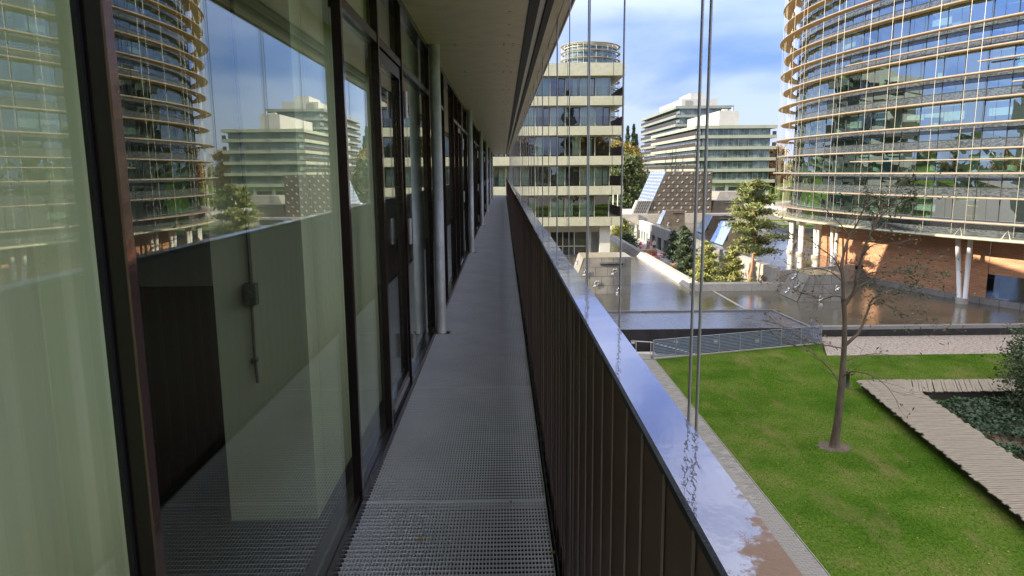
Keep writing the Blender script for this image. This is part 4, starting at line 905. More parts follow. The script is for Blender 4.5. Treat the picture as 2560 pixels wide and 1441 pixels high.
# ================================================================== PAVILIONS AND VENT HOODS
def leaf_orn(c, ux, uz, nrm, s, parent, nm='leaf_ornament'):
    """splayed oak leaf of polished metal standing proud of the panel"""
    c = Vector(c); ux = Vector(ux); uz = Vector(uz); nrm = Vector(nrm); b = MB()
    for ang, ln, w in ((.9, 1.0, .20), (.35, .85, .16), (1.45, .8, .16), (-.2, .55, .13), (2.0, .5, .13), (3.9, .6, .17), (4.5, .4, .12)):
        d = ux*math.cos(ang)+uz*math.sin(ang); q = ux*-math.sin(ang)+uz*math.cos(ang); L_ = s*ln
        p0 = c-d*.05*s+nrm*.02; m1 = c+d*L_*.35+nrm*s*.10; m2 = c+d*L_*.7+nrm*s*.22; e = c+d*L_+nrm*s*.12
        W_ = w*s; a1 = m1+q*W_; a2 = m1-q*W_; b1 = m2+q*W_*.85; b2 = m2-q*W_*.85; r1 = m1+nrm*s*.06; r2 = m2+nrm*s*.06
        for t in ((p0, a1, r1), (p0, r1, a2), (a1, b1, r2, r1), (a2, r1, r2, b2), (b1, e, r2), (b2, r2, e)): b.poly([tuple(v) for v in t])
    return b.build(nm, MM['orn'], parent)
def tiled(parent, p00, ux, uz, W_, H_, nx, nz, nrm, m, gap=.012, orn=(), osz=.2, topcut=None):
    """running-bond metal panels on a plane"""
    p00 = Vector(p00); ux = Vector(ux).normalized(); uz = Vector(uz).normalized(); nrm = Vector(nrm).normalized(); dx = W_/nx; dz = H_/nz
    for j in range(nz):
        x = 0 if j % 2 == 0 else -dx/2; sh0 = topcut(j/nz) if topcut else (0, W_); sh1 = topcut((j+1)/nz) if topcut else (0, W_)
        while x < W_:
            a = max(x, sh0[0], sh1[0]) ; c = min(x+dx, sh0[1], sh1[1]); aa, ab = max(x, sh0[0]), max(x, sh1[0]); ca, cb_ = min(x+dx, sh0[1]), min(x+dx, sh1[1])
            if ca-aa > .05 and cb_-ab > .02:
                b = MB(); t = random.uniform(0, .006)
                q = [p00+ux*(aa+gap)+uz*(j*dz+gap), p00+ux*(ca-gap)+uz*(j*dz+gap), p00+ux*(cb_-gap)+uz*((j+1)*dz-gap), p00+ux*(ab+gap)+uz*((j+1)*dz-gap)]
                o_ = [v+nrm*(.03+t) for v in q]; b.hexa([tuple(q[0]), tuple(q[1]), tuple(o_[1]), tuple(o_[0]), tuple(q[3]), tuple(q[2]), tuple(o_[2]), tuple(o_[3])])
                b.build('metal_panel', MM[m], parent)
            x += dx
    for (u, v) in orn: leaf_orn(p00+ux*u*W_+uz*v*H_+nrm*.04, ux, uz, nrm, osz, parent)
def hood(label, x0, x1, y0, y1, z0, h, sl, nx, nz, m, orn, osz, left='panel', slot=True, sr=0):
    """truncated vent hood: left side leans, front upright"""
    hd = thing('vent_hood', ((x0+x1)/2, (y0+y1)/2, z0), label, 'roof hood', 'vent hoods and skylights in the ponds'); xt0 = x0+sl; xt1 = x1-sr; bl = .25
    MB().hexa([(x0, y0+.04, z0-.4), (x1, y0+.04, z0-.4), (x1, y1, z0-.4), (x0, y1, z0-.4), (xt0, y0+.04+bl*.3, z0+h-.02), (xt1, y0+.04+bl*.3, z0+h-.02), (xt1, y1-.3, z0+h-.02), (xt0, y1-.3, z0+h-.02)]).build('body', MM['joint'], hd)
    tiled(hd, (x0, y0, z0-.1), (1, 0, 0), (0, bl*.3/h, 1), x1-x0, h+.1, nx, nz, (0, -1, 0), m, orn=orn, osz=osz, topcut=lambda t: (sl*t, x1-x0-sr*t))
    if left == 'panel':
        up = Vector((sl, 0, h)); n_ = Vector((-h, 0, sl)).normalized(); ln = up.length
        tiled(hd, (x0, y1, z0), (0, -1, 0), up, y1-y0, ln, 3, nz, n_, m, orn=[(.35, .2), (.7, .5), (.35, .75)], osz=osz)
    else:
        up = Vector((sl, 0, h)); n_ = Vector((-h, 0, sl)).normalized(); b = MB(); p = [(x0, y1, z0+.05), (x0, y0+.02, z0+.05), (xt0, y0+.06, z0+h), (xt0, y1-.3, z0+h)]; q = [tuple(Vector(v)+n_*.06) for v in p]
        b.hexa([p[0], p[1], q[1], q[0], p[3], p[2], q[2], q[3]]); g = b.build('skylight_glass', MM['perf'], hd)
        for u, v in ((.3, .2), (.7, .25), (.5, .5), (.3, .8), (.7, .85)):
            c = Vector(p[1])+(Vector(p[0])-Vector(p[1]))*u+up*v+n_*.065; MB().box(c.x-.02, c.x+.02, c.y-.05, c.y+.05, c.z-.12, c.z+.12).build('clip', MM['granite'], g)
    top = MB().box(xt0-.02, xt1+.03, y0+bl*.3-.02, y1-.28, z0+h, z0+h+.05).build('top_plate', MM['softrim' if m == 'panelgr' else 'panelbr'], hd)
    if slot: MB().box(xt0+(xt1-xt0)*.33, xt0+(xt1-xt0)*.84, y0-.10, y0+.12, z0+h*.84, z0+h*.885).build('slot', MM['orn'], hd); MB().box(xt0+(xt1-xt0)*.35, xt0+(xt1-xt0)*.82, y0-.06, y0+.12, z0+h*.80, z0+h*.838).build('slot_shadow', MM['joint'], hd)
    return hd
hood('grey tiled vent hood with polished leaf ornaments standing in the pond beside the cream block', 5.55, 10.37, 56.7, 60.6, .5, 2.92, .95, 5, 4, 'panelgr', [(.22, .58), (.40, .28), (.70, .60), (.78, .08)], .46)
hood('slanted grey vent hood with two leaf ornaments standing behind the bare tree in the pond', 22.2, 26.0, 52.2, 55.6, .5, 2.0, .85, 3, 3, 'panelgr', [(.76, .50), (.44, .12)], .42, slot=False, sr=.3)
hood('small skylight hood with narrow sloping glass, farthest left of the three in the upper pond', 25.0, 28.9, 112.0, 114.5, UP, 2.2, .9, 4, 3, 'panelbr', [(.7, .3), (.3, .1)], .35, 'glass')
hood('middle skylight hood of the upper pond with a tall blue sloping glass', 27.2, 31.4, 95.0, 99.0, UP, 2.4, 1.1, 4, 4, 'panelbr', [(.45, .55), (.8, .3), (.45, .1)], .34, 'glass')
hood('nearest skylight hood of the upper pond with the largest blue sloping glass', 25.0, 28.2, 79.7, 84.5, UP, 2.5, 1.1, 3, 4, 'panelbr', [(.5, .6), (.75, .3)], .32, 'glass')
# plateau with the big perforated pavilion
struct(MB().prism([(13.6, 116.05), (75, 116.05), (75, 150), (13.6, 150)], -.9, 3.3).build('plateau', MM['conc']))
pg = thing('terrace_front', (18, 116, -.9), 'sunlit concrete front with glazed doors at the far end of the sunken terrace', 'building front')
MB().box(13.6, 22.2, 115.7, 116.02, 1.6, 3.35).build('lintel', MM['conc'], pg); MB().box(17.5, 20.8, 115.3, 115.68, 1.85, 2.25).build('canopy', MM['galv'], pg)
for x in (13.6, 15.6, 17.6, 19.6, 21.6):
    MB().box(x, x+.35, 115.7, 116.02, -.9, 1.6).build('pier', MM['whitecol'], pg)
    if x < 21: MB().box(x+.36, x+1.98, 115.85, 115.9, -.8, 1.58).build('door_glass', MM['cglass'], pg); MB().box(x+1.1, x+1.18, 115.80, 115.86, -.8, 1.58).build('door_post', MM['whitecol'], pg)
pv2 = thing('perforated_pavilion', (29, 124, 3.3), 'big sloping pavilion clad in bronze panels with leaf ornaments and a blue perforated side', 'pavilion')
px0, px1, pyf, pyb, pz, ph_ = 23.9, 34.6, 117.2, 129, 3.3, 6.9
MB().hexa([(px0, pyf+.05, pz-.2), (px1, pyf+.05, pz-.2), (px1, pyb, pz-.2), (px0, pyb, pz-.2), (px0+3.0, pyf+.05, pz+ph_), (px1, pyf+.05, pz+ph_), (px1, pyb, pz+ph_), (px0+3.0, pyb, pz+ph_)]).build('body', MM['joint'], pv2)
og = [((i+.5*(j % 2)+.3)/7.2, (j+.5)/10) for j in range(10) for i in range(7) if (i+.5*(j % 2)+.3)/7.2 > .06+.26*(j/10)]
tiled(pv2, (px0, pyf, pz-.1), (1, 0, 0), (0, 0, 1), px1-px0, ph_+.1, 10, 10, (0, -1, 0), 'panelbr', gap=.03, orn=og, osz=.30, topcut=lambda t: (3.0*t, px1-px0))
n_ = Vector((-ph_, 0, 3.0)).normalized(); b = MB(); p = [(px0, pyb, pz), (px0, pyf, pz), (px0+3.0, pyf, pz+ph_), (px0+3.0, pyb, pz+ph_)]; q = [tuple(Vector(v)+n_*.08) for v in p]
b.hexa([p[0], p[1], q[1], q[0], p[3], p[2], q[2], q[3]]); b.build('sloping_side', MM['perf'], pv2)
upv = Vector((3.0, 0, ph_)); dots = MB()
for i in range(9):
    for j in range(12):
        c = Vector((px0, pyf, pz))+Vector((0, 1, 0))*(pyb-pyf)*(i+.5)/9+upv*(j+.5)/12+n_*.09; t1 = upv.normalized()*.15; t2 = Vector((0, .26, 0))
        dots.poly([tuple(c+t1*math.sin(a*PI/3)-t2*math.cos(a*PI/3)) for a in range(6)])
tag(dots.build('perforation', MM['white'], pv2), kind='stuff')
gb = thing('louvre_box', (22.7, 116.8, 3.3), 'white slanted louvre box in front of the perforated pavilion', 'vent box')
MB().hexa([(21.3, 117, 3.3), (23.9, 117, 3.3), (23.9, 118.5, 3.3), (21.3, 118.5, 3.3), (22.2, 117, 5.5), (24.7, 117, 5.5), (24.7, 118.5, 5.5), (22.2, 118.5, 5.5)]).build('box', MM['white'], gb)
for j in range(4):
    for i in range(6): x = 21.65+.22*j+i*.35; MB().hexa([(x, 116.93, 3.5+.5*j), (x+.15, 116.93, 3.5+.5*j), (x+.15, 116.99, 3.5+.5*j), (x, 116.99, 3.5+.5*j), (x+.15, 116.93, 3.9+.5*j), (x+.3, 116.93, 3.9+.5*j), (x+.3, 116.99, 3.9+.5*j), (x+.15, 116.99, 3.9+.5*j)]).build('slot', MM['joint'], gb)
hood('low brown hood beside the perforated pavilion, in front of the distant white columns', 34.8, 40.4, 118, 122, 3.3, 2.0, .5, 4, 3, 'panelbr', [], .3, slot=True)
hood('far grey hood half hidden by the tall pine, in front of the distant block', 44, 52, 150, 156, .6, 5.2, 2, 5, 4, 'panelgr', [], .3, slot=False)
struct(MB().prism([(40, 98), (75, 98), (75, 117), (40, 117)], 1.0, 2.15).build('far_lawn', MM['grass']))
MB_ = thing('pond_edge', (40, 108, 1.5), 'dark low edge between the upper pond and the small far lawn', 'kerb')
MB().box(39.6, 40, 97.6, 117, 1.2, 2.3).build('coping', MM['granite'], MB_); MB().box(40, 75, 97.6, 98, 1.2, 2.3).build('coping', MM['granite'], MB_)
p3 = thing('pond_edge', (60, 120, 2), 'pale far kerb beyond the small far lawn', 'kerb'); MB().box(40, 75, 106, 106.3, 1.9, 2.6).build('coping', MM['conc'], p3)

# ================================================================== LAWN FURNITURE, BOARDWALK, FENCE
def boardwalk(name, label, p0, p1, wid, ang, z, n, pitch):
    bw = thing(name, ((p0[0]+p1[0])/2, (p0[1]+p1[1])/2, 0), label, 'boardwalk')
    d = Vector((p1[0]-p0[0], p1[1]-p0[1])); L_ = d.length; d.normalize(); a = ang
    base = MB().box(-wid/2, wid/2, -pitch/2+.012, pitch/2-.012, -.035, 0).build('plank', MM['plank'], bw, org=(0, 0, 0)); first = True
    variants = [base]
    for q in range(3):
        v = MB(); w1 = wid/2+random.uniform(-.05, .07); w2 = wid/2+random.uniform(-.05, .07); v.box(-w1, w2, -pitch/2+.012, pitch/2-.012, -.035, 0); o = v.build('plank', MM['plank'], bw, org=(0, 0, 0)); variants.append(o)
    for i in range(n):
        t = (i+.5)*L_/n; x = p0[0]+d.x*t-bw.location.x; y = p0[1]+d.y*t-bw.location.y; src = variants[i % 4]
        o = src if i < 4 else src.copy()
        if i >= 4: COL.objects.link(o)
        o.location = (x+random.uniform(-.05, .05)*math.cos(a), y, z+random.uniform(-.004, .004)); o.rotation_euler = (0, 0, a+random.uniform(-.006, .006)+(PI if random.random() < .5 else 0))
    nn = Vector((-d.y, d.x))
    for s in (-.8, .8):
        c = [(p0[0]+nn.x*s*wid/2*f, p0[1]+nn.y*s*wid/2*f) for f in (1,)][0]
        q0 = Vector(p0)+nn*s*wid*.42; q1 = Vector(p1)+nn*s*wid*.42; w = nn*.05
        MB().hexa([(q0.x-w.x, q0.y-w.y, .02), (q1.x-w.x, q1.y-w.y, .02), (q1.x+w.x, q1.y+w.y, .02), (q0.x+w.x, q0.y+w.y, .02), (q0.x-w.x, q0.y-w.y, z-.04), (q1.x-w.x, q1.y-w.y, z-.04), (q1.x+w.x, q1.y+w.y, z-.04), (q0.x+w.x, q0.y+w.y, z-.04)]).build('bearer', MM['joint'], bw)
    return bw
boardwalk('boardwalk', 'weathered plank boardwalk running diagonally along the lawn towards the lower right', (17.9, 32.25), (14.6, 9.0), 2.25, R(1.5), .45, 160, .147)
boardwalk('boardwalk', 'weathered plank boardwalk running crosswise behind the ivy bed', (18.35, 31.25), (30.4, 31.15), 2.05, R(62), .455, 88, .135)
# bollard lamp
bl = thing('bollard', (16.46, 32.44, 0), 'dark green bollard lamp behind the tree trunk at the corner of the boardwalk', 'bollard')
MB().tube([(16.46, 32.44, 0), (16.46, 32.44, .70)], .085, 14).build('post', MM['leafd'] if False else MM['mullion'], bl, smooth=True); MB().tube([(16.46, 32.44, .72), (16.46, 32.44, .83), (16.46, 32.44, .86)], [.10, .10, .05], 14).build('lamp_head', MM['darkframe'], bl)
# ramp fence of blue-grey slats
fn = thing('ramp_fence', (13.7, 39.7, 0), 'blue-grey horizontal slat fence along the ramp behind the lawn', 'fence')
fa, fb = Vector((8.28, 38.08)), Vector((19.1, 41.28)); fd = (fb-fa).normalized(); fl_ = (fb-fa).length; nrm = Vector((-fd.y, fd.x)); fang = math.atan2(fd.y, fd.x)
nb = 8
for i in range(nb+1): c = fa+fd*fl_*i/nb; MB().rbox(c, .02, .03, -.4, 1.06, fang).build('fence_post', MM['postm'], fn)
for i in range(nb):
    a = fl_*i/nb+.03; c_ = fl_*(i+1)/nb-.03; m_ = fa+fd*(a+c_)/2
    for j in range(11): MB().rbox(m_, (c_-a)/2, .012, .10+j*.086, .10+j*.086+.048, fang).build('slat', MM['fence'], fn)
c = fa+fd*fl_/2; MB().rbox(c, fl_/2, .03, 1.06, 1.09, fang).build('top_rail', MM['postm'], fn); MB().rbox(c-nrm*.04, fl_/2, .06, -.2, .05, fang).build('kerb', MM['conc'], fn)
fr2 = thing('ramp_fence', (19.2, 42.1, 0), 'short end panel of the blue-grey fence, turning to the pond wall', 'fence')
for j in range(11): MB().box(19.16, 19.19, 41.3, 42.8, .10+j*.086, .10+j*.086+.048).build('slat', MM['fence'], fr2)
for y in (41.35, 42.8): MB().box(19.14, 19.2, y-.03, y+.03, -.5, 1.15).build('fence_post', MM['postm'], fr2)
hr = thing('handrail', (9.5, 39.6, 0), 'pale tubular handrail going down the ramp behind the fence', 'handrail')
MB().tube([(8.0, 41.9, .10), (8.9, 41.6, .10), (11.8, 40.6, -.55)], .028, 8).build('rail', MM['whitecol'], hr)
for x, y, z in ((8.05, 41.88, .10), (8.9, 41.6, .10), (11.6, 40.67, -.5)): MB().tube([(x, y, z-.95), (x, y, z)], .02, 8).build('rail_post', MM['whitecol'], hr)
st = thing('step', (8.9, 41.7, -.3), 'pale concrete landing edge at the head of the ramp', 'step'); MB().box(8.0, 9.3, 41.6, 42.4, -.95, -.70).build('tread', MM['cream'], st)

# ================================================================== PLANTS
def grow(b, p, d, ln, r, depth, twigs, spread=.55, up=.12):
    """recursive twig; collects tips"""
    n = 4; pts = [Vector(p)]; dd = Vector(d).normalized()
    for i in range(n):
        dd = (dd+Vector((random.gauss(0, .16), random.gauss(0, .16), random.gauss(up*.4, .10)))).normalized(); pts.append(pts[-1]+dd*ln/n)
    b.tube(pts, [r*(1-.7*i/n) for i in range(n+1)], 5 if r > .01 else 3, caps=False)
    twigs += [tuple(pts[-1]), tuple(pts[-2])]
    if depth > 0:
        for k in range(random.choice((2, 3, 3))):
            q = pts[random.choice((1, 2, 3, 4))]; nd = (dd+Vector((random.gauss(0, spread), random.gauss(0, spread), random.gauss(up, spread*.6)))).normalized(); grow(b, q, nd, ln*random.uniform(.5, .75), r*.55, depth-1, twigs, spread, up)
BR = {
'trunk':[ (12.45,25.20,-0.05),(12.53,25.20,1.23),(12.57,25.20,2.48),(12.57,25.20,3.71),(12.52,25.20,4.92),(12.41,25.20,5.71) ],
'left':[ (12.41,25.20,5.71),(12.34,25.20,6.48),(12.31,25.30,6.93),(12.44,25.40,7.49),(12.62,25.50,7.94),(12.86,25.50,8.41),(13.06,25.50,8.91),(13.10,25.40,9.46) ],
'right':[ (12.46,25.20,5.45),(12.64,25.20,5.74),(12.75,25.10,6.02),(12.78,25.00,6.69),(12.90,24.90,7.62),(13.07,24.80,8.23),(13.31,24.80,8.68),(13.68,24.70,9.08),(14.43,24.50,9.48) ],
'low':[ (12.63,25.20,3.98),(12.84,25.20,4.19),(13.14,25.30,4.44),(13.48,25.50,5.07),(13.74,25.70,5.56),(14.41,26.00,5.79),(15.30,26.30,5.93),(16.17,26.50,5.63) ],
'low2':[ (13.58,25.60,5.36),(13.78,25.20,5.55),(14.16,24.80,5.36),(14.68,24.40,5.07),(15.43,24.20,4.95) ],
'l1':[ (12.60,25.20,3.83),(11.80,24.80,4.05),(10.76,24.40,4.35),(9.80,24.00,4.95),(9.01,23.80,5.26) ],
'l2':[ (12.51,25.20,2.48),(12.42,25.70,2.80),(12.00,26.20,3.30),(11.53,26.60,3.55),(11.18,26.90,3.58) ],
'r2':[ (12.55,25.20,2.71),(12.67,24.70,3.09),(13.07,24.20,3.11),(13.40,23.70,2.86),(13.68,23.50,2.41) ],
'r3':[ (12.60,25.20,3.33),(13.50,25.80,3.39),(14.59,26.40,3.29),(15.77,26.80,3.04) ],
'm1':[ (12.31,25.20,6.56),(11.87,24.90,7.19),(11.21,24.50,7.60),(10.56,24.10,7.99),(9.72,23.70,8.24) ],
'm2':[ (12.34,25.20,6.34),(12.12,25.60,6.62),(11.77,26.00,6.72),(11.28,26.40,6.61),(10.79,26.70,6.35) ],
'm3':[ (12.83,24.90,7.32),(12.83,24.40,7.69),(12.96,24.00,7.84),(13.55,23.50,7.86) ],
'm4':[ (12.77,25.00,6.44),(13.08,24.60,6.75),(13.57,24.20,6.83),(14.25,23.90,6.73),(14.83,23.70,6.61) ],
'm5':[ (12.80,25.10,6.13),(13.43,25.50,6.28),(14.33,25.80,6.45),(15.73,26.20,6.83) ],
't1':[ (12.65,25.50,7.94),(12.44,25.90,8.40),(12.10,26.20,8.82),(11.84,26.50,9.26) ],
't2':[ (13.00,24.90,7.89),(13.39,25.30,8.43),(13.72,25.60,8.99),(14.28,25.90,9.55) ],
't3':[ (13.09,25.50,9.00),(13.77,26.00,9.26),(14.41,26.40,9.46),(15.03,26.70,9.55) ],
'm6':[ (12.43,25.20,5.74),(12.30,25.70,5.73),(12.12,26.10,5.54),(11.79,26.40,5.61),(11.29,26.70,5.72) ]}
bt = thing('bare_tree', (12.45, 25.2, 0), 'slender nearly bare tree with few dark leaves standing on the lawn', 'tree')
def smooth_line(P, n=4):
    P = [Vector(p) for p in P]; o = []
    for i in range(len(P)-1):
        a = P[max(i-1, 0)]; b = P[i]; c = P[i+1]; d = P[min(i+2, len(P)-1)]
        for k in range(n): t = k/n; o.append(.5*((2*b)+(c-a)*t+(2*a-5*b+4*c-d)*t*t+(3*b-a-3*c+d)*t**3))
    return o+[P[-1]]
tp = smooth_line(BR['trunk']); b = MB(); b.tube(tp, [max(.085, .165-.012*i*.45)+(.05 if i == 0 else .02 if i == 1 else 0)+random.uniform(-.006, .006) for i in range(len(tp))], 10); b.build('trunk', MM['bark'], bt, smooth=True)
lv = {'g': [], 'b': []}; tw_ = MB()
for nm, P_ in BR.items():
    if nm == 'trunk': continue
    r0 = {'left': .075, 'right': .085, 'low': .07}.get(nm, .028); pp = smooth_line(P_, 3); n = len(pp); b = MB()
    b.tube(pp, [max(.009, r0*(1-.85*i/(n-1))) for i in range(n)], 7 if r0 > .05 else 5, caps=False); b.build('limb', MM['bark'], bt, smooth=True)
    for i in range(2, n):
        if nm in ('left', 'right', 'low') and i < 6: continue
        for q in range(random.choice((1, 1, 2))):
            d = (pp[i]-pp[i-1]).normalized()+Vector((random.gauss(0, .7), random.gauss(0, .7), random.gauss(.05, .5))); tips = []
            grow(tw_, pp[i], d, random.uniform(.5, 1.0), .009, 1, tips, .6, .05)
            c = Vector(tips[0]); green = (c-Vector((15.0, 25.5, 6.2))).length < 2.2 or (c.z > 8.2 and c.x > 12.7); sparse = .25 if c.z < 4.6 else .5
            for t in tips:
                if random.random() < (.6 if green else sparse*.7):
                    for m in range(random.randint(1, 5) if green else random.randint(1, 3)):
                        e = Vector(t)+Vector((random.gauss(0, .13), random.gauss(0, .13), random.gauss(-.05, .10))); lv['g' if (green and random.random() < .8) or random.random() < .3 else 'b'].append(tuple(e))
tag(tw_.build('twigs', MM['bark'], bt), kind='stuff')
for kx in range(3):
    for _ in range(45): lv['g'].append((random.gauss(14.9, .8), random.gauss(25.2, .7), random.gauss(6.0+.35*kx, .35)))
for _ in range(20): lv['g'].append((random.gauss(13.9, .9), random.gauss(25.2, .5), random.gauss(9.3, .22)))
tag(cloud('leaves', lv['g'], .068, MM['leafs'], bt, aspect=2.6, flat=.45), kind='stuff'); tag(cloud('brown_leaves', lv['b'], .055, MM['leafb'], bt, aspect=2.2), kind='stuff')
dr_ = MB().poly([(12.45+.62*math.cos(a*PI/10)*(1+.15*math.sin(3*a)), 25.2+.55*math.sin(a*PI/10)*(1+.12*math.cos(2*a)), .010) for a in range(20)]); dp = dr_.build('bare_soil', MM['dirt'], bt)

def pine(name, label, x, y, z0, h, rad, n, crown0, m, bark, cone=True, ntr=26, lean=0, size=.13, group=None, limbs_out=True):
    t = thing(name, (x, y, z0), label, 'tree', group); top = Vector((x+lean, y, z0+h))
    tr = [Vector((x, y, z0)).lerp(top, i/8)+Vector((random.gauss(0, .012*h)*(i > 0), random.gauss(0, .01*h)*(i > 0), 0)) for i in range(9)]
    b = MB(); r0 = .028*h if cone else .0145*h; b.tube(tr, [r0*(1-.85*i/8)+.01 for i in range(9)], 9); b.build('trunk', MM[bark], t, smooth=True)
    P_ = []; bb = MB()
    for k in range(ntr):
        f = crown0+(1-crown0)*(k+.5)/ntr; zc = z0+h*f; a = k*2.4+random.uniform(-.4, .4); g = (f-crown0)/(1-crown0)
        rr = rad*((1-g)**.75*.95+.08) if cone else rad*(math.sin(PI*min(1, .22+.74*g)))**.6*random.uniform(.55, 1.1)
        c0 = tr[min(8, int(f*8))].lerp(tr[min(8, int(f*8)+1)], f*8-int(f*8)) ; e = Vector((c0.x+math.cos(a)*rr, c0.y+math.sin(a)*rr, zc+rr*(.22 if cone else .12)))
        s = Vector((c0.x, c0.y, zc)); mid = s.lerp(e, .5)+Vector((0, 0, rr*.08)); bb.tube([s, mid, e], [.012*h*(1-g)+.012, .012+.004*h*(1-g), .008], 5, caps=False)
        nc = max(3, int(6*rr/rad)+2)
        for q in range(nc):
            u = (q+1)/nc; c = (s.lerp(mid, u*2) if u < .5 else mid.lerp(e, u*2-1)); w = rr*(.20 if cone else .13)+(.08 if cone else .10)
            for _ in range(int(n/ntr/nc)): P_.append((c.x+random.gauss(0, w*(.45+.5*u)), c.y+random.gauss(0, w*(.45+.5*u)), c.z+random.gauss(0, w*(.42 if cone else .38))))
    bb.build('limbs', MM[bark], t, smooth=True); tag(cloud('needles', P_, size, MM[m], t, aspect=3.2), kind='stuff'); return t
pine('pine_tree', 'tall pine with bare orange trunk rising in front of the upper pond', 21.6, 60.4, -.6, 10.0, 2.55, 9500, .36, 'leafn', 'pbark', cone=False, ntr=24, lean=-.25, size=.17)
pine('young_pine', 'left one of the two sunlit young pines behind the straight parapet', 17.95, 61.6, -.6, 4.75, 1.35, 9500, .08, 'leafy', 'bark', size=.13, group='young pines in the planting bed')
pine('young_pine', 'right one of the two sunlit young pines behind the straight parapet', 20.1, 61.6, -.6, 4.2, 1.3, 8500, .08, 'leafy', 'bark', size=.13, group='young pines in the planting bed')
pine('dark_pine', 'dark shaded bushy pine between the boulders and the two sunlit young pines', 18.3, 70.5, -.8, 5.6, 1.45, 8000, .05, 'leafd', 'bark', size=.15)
pine('dark_pine', 'thin dark young pine beside the wall doors of the terrace', 20.4, 84, -.8, 4.0, 1.1, 2500, .1, 'leafd', 'bark', size=.16)
pine('low_pine', 'small yellow-green pine at the far end of the terrace beside the cream block', 17.6, 105, -.8, 4.2, 2.0, 4500, .1, 'leafy', 'bark', size=.2)
pine('low_pine', 'low dark shrub pine next to the far terrace boulders', 17.6, 99.5, -.8, 2.2, 1.7, 2500, .05, 'leafd', 'bark', size=.2)
def shrub(name, label, c, r, n, m, size, cat='shrub', org=None, fl=.2, stems=6):
    t = thing(name, (c[0], c[1], c[2]), label, cat); P_ = []; bb = MB()
    for k in range(stems*3):
        a = random.uniform(0, 2*PI); u = random.random()**.5; q = Vector((c[0]+math.cos(a)*r[0]*u*.8, c[1]+math.sin(a)*r[1]*u*.8, c[2]+r[2]*random.uniform(.35, 1)*(1-.5*u*u)))
        if k < stems*2: bb.tube([(c[0]+random.gauss(0, .1), c[1]+random.gauss(0, .1), c[2]), Vector(c).lerp(q, .5)+Vector((random.gauss(0, .1), random.gauss(0, .1), .1)), q], [.03, .02, .006], 4, caps=False)
        w = min(r)*.24
        for _ in range(n//(stems*3)): P_.append((q.x+random.gauss(0, w), q.y+random.gauss(0, w), max(c[2]+.03, q.z+random.gauss(0, w*.8))))
    bb.build('stems', MM['bark'], t); tag(cloud('foliage', P_, size, MM[m], t, aspect=1.9, flat=fl), kind='stuff'); return t
shrub('large_shrub', 'large dark green bush at the right edge of the photo behind the ivy bed', (23.2, 27.4, 0), (1.8, 2.6, 3.9), 16000, 'leafs', .075, stems=12)
shrub('large_shrub', 'second dark green bush crowding the right edge above the boardwalk', (26.2, 32.6, 0), (1.7, 1.8, 3.3), 9000, 'leafs', .075, stems=9)
shrub('wall_shrub', 'thin reddish shrub growing against the pond wall beside the grey vent hood', (22.1, 58.9, .2), (.7, .4, 1.6), 700, 'leafb', .05, stems=5)
shrub('wall_shrub', 'low green shrub at the foot of the tall pine', (21.3, 59.6, -.5), (1.2, .7, 1.5), 1800, 'leafy', .08, stems=6)
# ivy bed between the boardwalks
struct(MB().prism([(17.3, 22.5), (20.0, 20.0), (40, 18), (40, 30.2), (19.2, 30.2)], -.2, .035).build('ivy_bed', MM['dirt']))
n = 26000; X = rng.uniform(16.3, 27, n); Y = rng.uniform(15, 30.2, n); ok = (X > 16.25+(Y-15)*.155+.35) & (X < .82*Y+2.5)
zz = np.array([noise.noise(Vector((x*.9, y*.9, 3))) for x, y in zip(X, Y)]); bare = np.array([noise.noise(Vector((x*.35+4, y*.5, 9))) for x, y in zip(X, Y)])
ok &= (bare < .22) | (rng.random(n) < .10)
P_ = np.c_[X, Y, .06+np.clip(zz+.45, 0, 1)*.38*rng.random(n)**.5][ok]
o = cloud('ivy', P_, .085, MM['ivy'], aspect=1.3, flat=.6); tag(o, 'dark green ivy covering the bed between the two boardwalks', 'ivy', kind='stuff')
o = cloud('dry_stalks', np.c_[X, Y, .05+.2*rng.random(n)][(~ok) & (X > 17.5) & (bare > .2)][:2200], .11, MM['leafb'], aspect=7); tag(o, 'patches of dry brown stalks in the ivy bed', 'dry plants', kind='stuff')
# distant trees: three crowns reused
def crown(name, x, y, z, h, r, n, m, label, size):
    t = thing(name, (x, y, z), label, 'tree', None); tr = [Vector((x, y, z)), Vector((x+.3, y, z+h*.35)), Vector((x-.2, y+.2, z+h*.8))]; b = MB(); b.tube(tr, [.03*h, .02*h, .006*h], 7)
    P_ = []
    for k in range(30):
        a = random.uniform(0, 2*PI); u = random.random()**.5; zc = random.uniform(.22, .97); prof = math.sin(PI*min(.98, (zc-.05)*.98))**.6; q = Vector((x+math.cos(a)*r*u*prof*.85, y+math.sin(a)*r*u*prof*.85, z+h*zc))
        b.tube([(x, y, z+h*zc*.55), q], [.009*h, .003*h], 4, caps=False); w = r*.17
        for _ in range(n//30): P_.append((q.x+random.gauss(0, w), q.y+random.gauss(0, w), q.z+random.gauss(0, w*.75)))
    b.build('trunk', MM['bark'], t); tag(cloud('leaves', P_, size, MM[m], t, aspect=1.7), kind='stuff'); return t
def conifer(x, y, z, h, r, n, label):
    t = thing('fir_tree', (x, y, z), label, 'tree'); MB().tube([(x, y, z), (x, y, z+h)], [.018*h, .003*h], 6).build('trunk', MM['bark'], t); P_ = []
    for k in range(n): f = random.random()**.8; rr = r*(1-f)*(.75+.35*math.sin(f*60)); a = random.uniform(0, 2*PI); u = random.random()**.4; P_.append((x+math.cos(a)*rr*u, y+math.sin(a)*rr*u, z+h*(.08+.92*f)-rr*u*.25))
    tag(cloud('needles', P_, .5, MM['leafd'], t, aspect=2), kind='stuff'); return t
